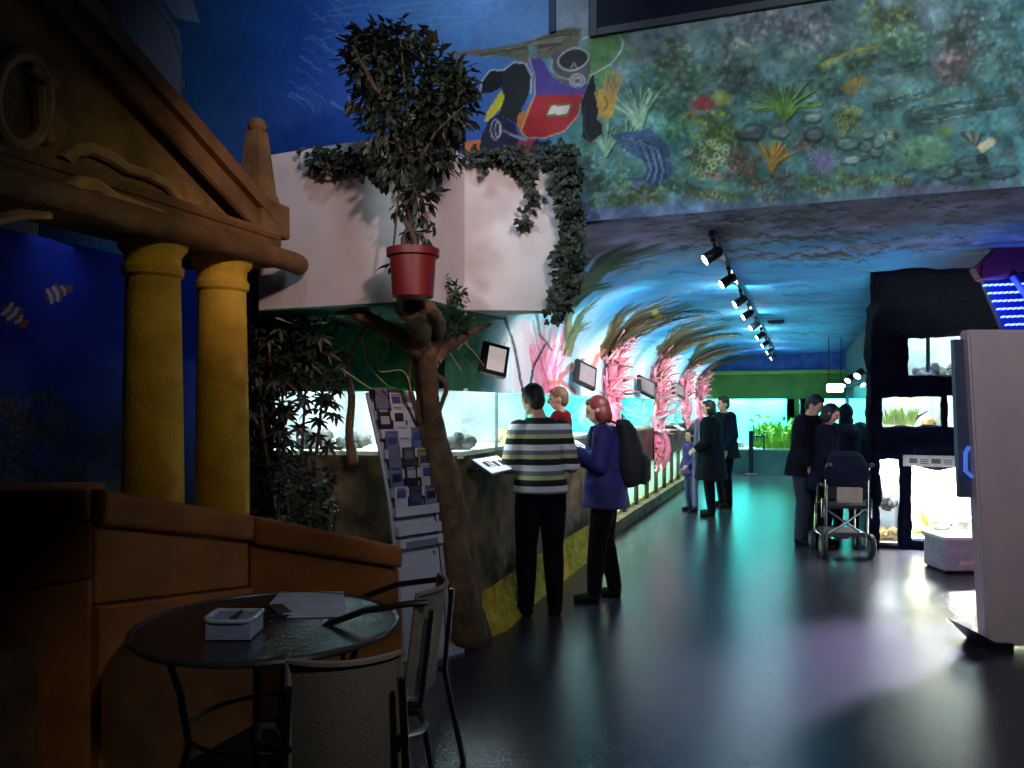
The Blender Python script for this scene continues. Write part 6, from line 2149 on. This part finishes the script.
    # hair
    if hair:
        m = MB()
        m.ball(H(0, -.016, .032), (.083 * hk, .096 * hk, .098 * hk), 3, .05, 4, rot=HR)
        m.ball(H(0, -.045, -.01), (.074 * hk, .066 * hk, .085 * hk), 3, .05, 4, rot=HR)
        m.ball(H(0, .045, .085), (.058 * hk, .045 * hk, .03 * hk), 2, .1, 5, rot=HR)
        if hairkind == 'bob':
            for sx in (-1, 1):
                m.ball(H(sx * .06, -.02, -.05), (.032 * hk, .065 * hk, .085 * hk), 2, .12, 5, rot=HR)
            m.ball(H(0, -.06, -.06), (.075 * hk, .05 * hk, .08 * hk), 2, .12, 5, rot=HR)
        if hairkind == 'long':
            for sx in (-1, 1):
                m.ball(H(sx * .062, -.02, -.08), (.03 * hk, .06 * hk, .12 * hk), 2, .12, 5, rot=HR)
            m.ball(H(0, -.065, -.13), (.085 * hk, .05 * hk, .17 * hk), 2, .12, 5, rot=HR)
        ho = O('hair', m, hair, root, local=True)
        remesh(ho, vox * .75, 2)
    if hood:
        m = MB()
        m.ball(H(0, -.02, .025), (.098 * hk, .11 * hk, .125 * hk), 3, .05, 3, rot=HR)
        m.ball(H(0, -.04, -.1), (.10 * hk, .085 * hk, .09 * hk), 3, .05, 3, rot=HR)
        ho = O('hood', m, hood, root, local=True)
        remesh(ho, vox, 3)
    # clothes
    if legs:
        m = MB()
        m.rings([((0, 0, z * s), rx * s * girth + .012, ry * s * girth + .012) for z, rx, ry in TOR if z < 1.06], 20)
        for S_ in 'LR':
            leg(m, S_, .026 * s, .99)
            c_ = j['ank' + S_]
            m.tube([j['knee' + S_].lerp(c_, .6), c_ + Vector((0, 0, -.02 * s))], [.068 * s, .064 * s], 12)
        lo = O('trousers', m, legs, root, local=True)
        remesh(lo, vox, 3)
    if top:
        m = MB()
        z0, e = top[1], top[2]
        rg = torso(m, e, .9 if z0 > .9 else .9)
        zz_ = rg[0][0][2]
        low = []
        if z0 * s < zz_ - .03:
            n_ = 5
            for k in range(n_):
                t_ = k / n_
                z_ = z0 * s + (zz_ - z0 * s) * t_
                fl_ = (top[3] if len(top) > 3 else 0.0) * (1 - t_)
                low.append(((0, 0, z_), rg[0][1] + fl_, rg[0][2] + fl_))
        rg = low + rg
        rg[-1] = (rg[-1][0], rg[-1][1] + .004, rg[-1][2] + .004)
        m.rings(rg, 24)
        for S_ in 'LR':
            arm(m, S_, e * .9, .97)
        to = O(top[4] if len(top) > 4 else 'jacket', m, top[0], root, local=True)
        remesh(to, vox, 3)
    if shoes:
        for S_ in 'LR':
            m = MB()
            foot(m, S_, .010)
            so = O('shoe', m, shoes, root, local=True)
            remesh(so, vox * .8, 2)
    root['h_'] = h
    del root['h_']
    return root, j, hc


M_NAVY = mat('navy_trousers', rgb(14, 14, 22), .9, c2=rgb(9, 9, 15), scale=8, spec=.12)
M_SHOE = mat('black_shoe', rgb(12, 11, 12), .7, spec=.15)
M_HAIRD = mat('dark_hair', rgb(30, 22, 20), .55, c2=rgb(16, 12, 12), scale=30)
M_HAIRR = mat('red_brown_hair', rgb(120, 44, 38), .5, c2=rgb(84, 26, 26), scale=30)
M_HAIRL = mat('light_brown_hair', rgb(140, 104, 80), .55, c2=rgb(110, 80, 60), scale=30)

# striped knit
M_STRIPE = bpy.data.materials.new('striped_knit')
M_STRIPE.use_nodes = True
nt = M_STRIPE.node_tree
bs = nt.nodes['Principled BSDF']
bs.inputs['Roughness'].default_value = .9
tc = nt.nodes.new('ShaderNodeTexCoord')
sx_ = nt.nodes.new('ShaderNodeSeparateXYZ')
nt.links.new(tc.outputs['Object'], sx_.inputs[0])
ma = nt.nodes.new('ShaderNodeMath')
ma.operation = 'MULTIPLY_ADD'
ma.inputs[1].default_value = 1 / .157
ma.inputs[2].default_value = .609
nt.links.new(sx_.outputs['Z'], ma.inputs[0])
fr_ = nt.nodes.new('ShaderNodeMath')
fr_.operation = 'FRACT'
nt.links.new(ma.outputs[0], fr_.inputs[0])
rp_ = nt.nodes.new('ShaderNodeValToRGB')
rp_.color_ramp.interpolation = 'CONSTANT'
cols = [(0.0, rgb(14, 14, 18)), (.30, rgb(176, 170, 118)), (.5, rgb(100, 102, 116)), (.72, rgb(206, 206, 212))]
rp_.color_ramp.elements[0].position = 0
rp_.color_ramp.elements[0].color = (*cols[0][1], 1)
rp_.color_ramp.elements[1].position = cols[1][0]
rp_.color_ramp.elements[1].color = (*cols[1][1], 1)
for p_, c_ in cols[2:]:
    e_ = rp_.color_ramp.elements.new(p_)
    e_.color = (*c_, 1)
nt.links.new(fr_.outputs[0], rp_.inputs[0])
nt.links.new(rp_.outputs[0], bs.inputs['Base Color'])

mp = c2w((541 - HX) / F * 6.2, 6.2)
man, mj, mh = person('man in a grey black and cream striped sweater seen from behind, carrying a toddler', (mp.x, mp.y, 0), facing(-.28, 1), 1.79,
                     dict(shL=(-.165, 0, 1.385), shR=(.165, 0, 1.385), elL=(-.235, .04, 1.13), wrL=(-.21, .26, 1.10), elR=(.25, .02, 1.13), wrR=(.12, .26, 1.13), kneeL=(-.11, .02, .5), ankL=(-.12, -.01, .085)),
                     lean=.06, head=(-.045, .02, 0), hyaw=.35, hpitch=-.22, top=(M_STRIPE, .97, .032, .0, 'sweater'), legs=M_NAVY, shoes=M_SHOE, hair=M_HAIRD, vox=.011, girth=.93)
MW = man.location.copy()
mrot = man.rotation_euler.z


def mloc(x, y, z):
    return MW + Matrix.Rotation(mrot, 3, 'Z') @ Vector((x, y, z))


cl = mloc(.225, .17, .80)
M_RED = mat('red_jacket', rgb(176, 26, 40), .8, c2=rgb(150, 18, 32), scale=10)
person('toddler in a red jacket carried in the arm of the man in stripes', tuple(cl), mrot + .9, .90,
       dict(kneeL=(-.17, .22, .78), kneeR=(.17, .22, .78), ankL=(-.19, .2, .42), ankR=(.19, .2, .42), elL=(-.27, .14, 1.22), wrL=(-.2, .34, 1.28), elR=(.3, .05, 1.25), wrR=(.26, .3, 1.36)),
       head=(0, .03, 0), hyaw=.4, hpitch=-.15, headk=1.5, top=(M_RED, .88, .022), legs=mat('grey_toddler_trousers', rgb(70, 68, 80), .85), shoes=mat('grey_shoe', rgb(120, 116, 122), .6), hair=M_HAIRL, vox=.008)

wp = c2w((606 - HX) / F * 6.65, 6.65)
M_BLUEJ = mat('blue_jacket', rgb(34, 34, 116), .7, c2=rgb(24, 24, 88), scale=9, bump=.3)
wom, wj, wh = person('woman in a dark blue jacket with reddish hair wearing a backpack', (wp.x, wp.y, 0), facing(-1, .12), 1.70,
                     dict(elL=(-.25, .06, 1.17), wrL=(-.08, .30, 1.26), elR=(.25, .06, 1.17), wrR=(.08, .30, 1.26), kneeL=(-.10, .07, .5), ankL=(-.10, .10, .085), kneeR=(.10, .01, .5), ankR=(.10, -.08, .085)),
                     lean=.04, head=(0, .03, 0), hpitch=-.3, top=(M_BLUEJ, .80, .034, .02), legs=M_NAVY, shoes=M_SHOE, hair=M_HAIRR, hairkind='bob', vox=.011, girth=1.05)
WL, wrot = wom.location.copy(), wom.rotation_euler.z


def wl(x, y, z):
    return WL + Matrix.Rotation(wrot, 3, 'Z') @ Vector((x, y, z))


# sash hanging on her side and the camera she holds
def wtube(mb, pts, r, n=6, flat=1.0):
    return mb.tube([wl(*p_) for p_ in pts], r, n, flat=flat)


sc_ = thing('scarf', 'pale grey scarf ends hanging at the side of the woman in blue', 'scarf', tuple(wl(.2, .1, .9)))
O('loop', wtube(MB(), [(.215, .18, 1.19), (.245, .10, 1.13), (.25, .02, 1.14), (.23, -.04, 1.18)], [.02, .03, .028, .015], 8, .5), mat('pale_scarf', rgb(150, 150, 176), .9), sc_)
O('scarf_end', wtube(MB(), [(.25, .02, 1.14), (.262, -.04, 1.05), (.26, -.1, .97)], [.02, .017, .015], 6, .4), mat('pale_scarf_end', rgb(140, 140, 168), .9), sc_)
O('scarf_end', wtube(MB(), [(.25, .05, 1.13), (.26, .03, 1.03), (.258, .0, .93)], [.018, .016, .012], 6, .4), mat('pale_scarf_end', rgb(140, 140, 168), .9), sc_)
cmr = thing('camera', 'small silver camera held up by the woman in blue', 'camera', tuple(wl(0, .4, 1.27)), wrot)
O('body', MB().box((0, 0, .03), (.11, .03, .065), None, .006), mat('silver_camera', rgb(190, 194, 200), .35, .5), cmr, local=True)
O('lens', MB().tube([(0, .014, .03), (0, .045, .03)], [.024, .022], 16), M_BLACK, cmr, local=True)
O('screen', MB().box((0, -.016, .03), (.07, .003, .045), None, .001), M_BLACK, cmr, local=True)

bpk = thing('backpack', 'black rounded backpack on the back of the woman in blue', 'backpack', tuple(wl(0, -.075, .97)), wrot)
M_PACK = mat('black_pack', rgb(30, 29, 36), .75, c2=rgb(20, 20, 26), scale=12, bump=.3)
m = MB()
m.rings([((0, -.10, -.03), .08, .05), ((0, -.12, .0), .13, .10), ((0, -.13, .12), .16, .13), ((0, -.115, .3), .155, .11), ((0, -.09, .45), .13, .085), ((0, -.06, .53), .07, .05)], 24)
bo = O('bag', m, M_PACK, bpk, local=True)
remesh(bo, .012, 2)
m = MB().rings([((0, -.235, .0), .09, .03), ((0, -.25, .04), .11, .045), ((0, -.25, .18), .105, .045), ((0, -.235, .24), .08, .025)], 20)
O('front_pocket', m, mat('pack_pocket', rgb(42, 40, 48), .75), bpk, local=True)
O('pocket_badge', MB().ball((.085, -.27, .12), .016, 2), mat('pale_badge', rgb(170, 170, 180), .5), bpk, local=True)
for sx in (-1, 1):
    O('shoulder_strap', MB().tube([(sx * .09, -.05, .48), (sx * .12, .06, .53), (sx * .14, .19, .46), (sx * .15, .21, .33), (sx * .17, .12, .2), (sx * .15, -.02, .12)], .018, 8, flat=.5), M_PACK, bpk, local=True)
O('top_handle', MB().tube([(-.03, -.06, .52), (0, -.06, .57), (.03, -.06, .52)], .008, 6), M_PACK, bpk, local=True)

M_COATB = mat('black_coat', rgb(22, 22, 34), .85, c2=rgb(14, 14, 24), scale=8, spec=.12)
M_COATN = mat('dark_navy_coat', rgb(26, 30, 50), .85, c2=rgb(18, 20, 36), scale=8, spec=.12)
fp_ = c2w((711 - HX) / F * 11.7, 11.7)
mo_, _, _ = person('woman in a long black coat standing beside the child in purple', (fp_.x, fp_.y, 0), facing(-1, .25), 1.70, dict(elL=(-.22, .04, 1.13), wrL=(-.16, .22, 1.0), elR=(.22, .04, 1.13), wrR=(.16, .22, 1.0)),
                   top=(M_COATB, .55, .04, .05, 'coat'), legs=M_NAVY, shoes=M_SHOE, hair=M_HAIRD, hairkind='bob', vox=.015, girth=1.08, hpitch=-.1)
ML, mr_ = mo_.location.copy(), mo_.rotation_euler.z
m = MB()
m.tube([(.05, .20, 1.42), (.06, .215, 1.1), (.06, .23, .8), (.07, .235, .45), (.07, .23, .12)], [.03, .034, .036, .034, .03], 8, flat=.35)
O('coat_lining', m, mat('pale_lining', rgb(120, 116, 150), .8), mo_, local=True)
fp_ = c2w((692 - HX) / F * 12.2, 12.2)
person('small child in a purple jacket looking at the tanks', (fp_.x, fp_.y, 0), facing(-.8, -.3), 1.22, dict(elL=(-.24, .05, 1.12), wrL=(-.14, .2, 1.0)), headk=1.2,
       top=(mat('purple_jacket', rgb(74, 34, 128), .7, c2=rgb(48, 22, 90), scale=9), .82, .035, .01), legs=mat('blue_child_trousers', rgb(34, 44, 84), .8), shoes=M_SHOE, hair=M_HAIRD, hairkind='bob', vox=.013)
fp_ = c2w((725 - HX) / F * 12.7, 12.7)
person('person in dark navy coat standing behind the woman in black', (fp_.x, fp_.y, 0), facing(-1, -.2), 1.76, dict(elR=(.32, -.02, 1.14), wrR=(.3, .12, .92)), top=(M_COATN, .78, .04, .05, 'coat'), legs=M_NAVY, shoes=M_SHOE,
       hair=M_HAIRD, vox=.015, girth=1.05)

fp_ = c2w((804 - HX) / F * 9.35, 9.35)
person('man in a black jacket bending his head towards the wheelchair', (fp_.x, fp_.y, 0), facing(.75, -.65), 1.76, dict(elL=(-.22, .08, 1.13), wrL=(-.14, .26, 1.0), elR=(.24, .02, 1.12), wrR=(.22, .14, .9)), lean=.1, head=(0, .04, -.015), hpitch=-.45,
       top=(M_COATB, .80, .04, .02), legs=mat('dark_jeans', rgb(36, 44, 66), .85), shoes=M_SHOE, hair=M_HAIRD, vox=.013, girth=1.08)
fp_ = c2w((823 - HX) / F * 9.15, 9.15)
person('dark haired woman in black close beside the man at the wheelchair', (fp_.x, fp_.y, 0), facing(.8, -.5), 1.64, dict(elL=(-.2, .08, 1.12), wrL=(-.1, .28, 1.02), elR=(.2, .08, 1.12), wrR=(.12, .28, 1.02)), lean=.08, hpitch=-.4,
       top=(M_COATN, .70, .034, .03), legs=M_NAVY, shoes=M_SHOE, hair=M_HAIRD, hairkind='bob', vox=.013)
fp_ = c2w((846 - HX) / F * 10.3, 10.3)
person('person in a dark hooded coat standing beyond the wheelchair', (fp_.x, fp_.y, 0), facing(.2, 1), 1.62, None, top=(M_COATN, .45, .045, .05, 'coat'), legs=M_NAVY, shoes=M_SHOE, hair=M_HAIRD, hairkind='long', hood=M_COATN, vox=.014, girth=1.05)

# ------------------------------------------------------------------ folding wheelchair seen from behind
fp_ = c2w((841 - HX) / F * 8.75, 8.75)
wc = thing('wheelchair', 'folding chrome framed wheelchair with small wheels seen from behind', 'wheelchair', (fp_.x, fp_.y, 0), facing(.15, 1))
fr = MB()
hw = .21
for s in (-1, 1):
    fr.tube([(s * hw, -.22, .12), (s * hw, -.24, .55), (s * hw, -.25, .92), (s * hw, -.30, .98), (s * hw, -.38, 1.0)], .014, 8)
    fr.tube([(s * hw, -.24, .54), (s * hw, .22, .52), (s * hw, .28, .35), (s * hw, .36, .12)], .014, 8)
    fr.tube([(s * hw, -.22, .2), (s * hw, .26, .2), (s * hw, .26, .5)], .013, 8)
    fr.tube([(s * hw, -.25, .74), (s * hw, .12, .74), (s * hw, .17, .7), (s * hw, .17, .53)], .013, 8)
    fr.tube([(s * (hw + .03), -.23, .62), (s * (hw + .03), -.23, .42)], .02, 8)
O('frame', fr, M_CHROME, wc, local=True)
O('cross_brace', MB().tube([(-hw, -.20, .22), (0, -.21, .36), (hw, -.20, .52)], .012, 8).tube([(hw, -.18, .22), (0, -.19, .36), (-hw, -.18, .52)], .012, 8), M_CHROME, wc, local=True)
M_CANV = mat('black_canvas', rgb(24, 26, 36), .85, c2=rgb(16, 18, 26), scale=20)
O('backrest', MB().box((0, -.235, .80), (.40, .03, .36), Matrix.Rotation(.03, 3, 'X'), .01), M_CANV, wc, local=True)
O('seat', MB().box((0, .0, .53), (.42, .44, .04), None, .012), M_CANV, wc, local=True)
O('pouch', MB().box((.02, -.262, .665), (.26, .04, .17), None, .012), mat('beige_pouch', rgb(160, 150, 136), .8), wc, local=True)
O('tray', MB().box((0, .0, .235), (.40, .42, .05), None, .012), mat('dark_tray', rgb(60, 50, 52), .8), wc, local=True)
for s in (-1, 1):
    O('push_grip', MB().tube([(s * hw, -.33, .99), (s * hw, -.44, 1.0)], .02, 10), M_BLACK, wc, local=True)
    O('arm_pad', MB().box((s * hw, -.05, .755), (.05, .26, .025), None, .008), M_BLACK, wc, local=True)
    O('footrest', MB().box((s * .1, .4, .11), (.16, .12, .015), None, .004), M_BLACK, wc, local=True)
    for y_, r_ in ((-.24, .125), (.28, .10)):
        w_ = O('wheel', MB().tube([(s * (hw + .035) + .022 * q, y_, r_) for q in (-1, -.7, .7, 1)], [r_ - .012, r_, r_, r_ - .012], 24), mat('tyre', rgb(34, 34, 38), .7), wc, local=True)
        O('hub', MB().tube([(s * (hw + .035) + .027 * q, y_, r_) for q in (-1, 1)], [r_ * .55, r_ * .55], 18), mat('grey_hub', rgb(120, 124, 130), .4, .5), w_, local=True)
# dark coat thrown over its back
m = MB()
m.rings([((0, -.26, .76), .20, .05), ((0, -.27, .85), .22, .07), ((0, -.25, .98), .21, .08), ((0, -.2, 1.07), .18, .09), ((0, -.14, 1.12), .13, .07)], 24)
m.ball((-.1, -.25, .92), (.14, .07, .17), 2, .4, 3)
m.ball((.12, -.25, .88), (.12, .07, .16), 2, .4, 3, seed=4)
m.xf(Matrix.Translation(wc.location) @ Matrix.Rotation(wc.rotation_euler.z, 4, 'Z'))
co = O('coat', m, M_COATN)
remesh(co, .014, 2)
tag(co, 'dark padded coat thrown over the back of the wheelchair', 'coat')
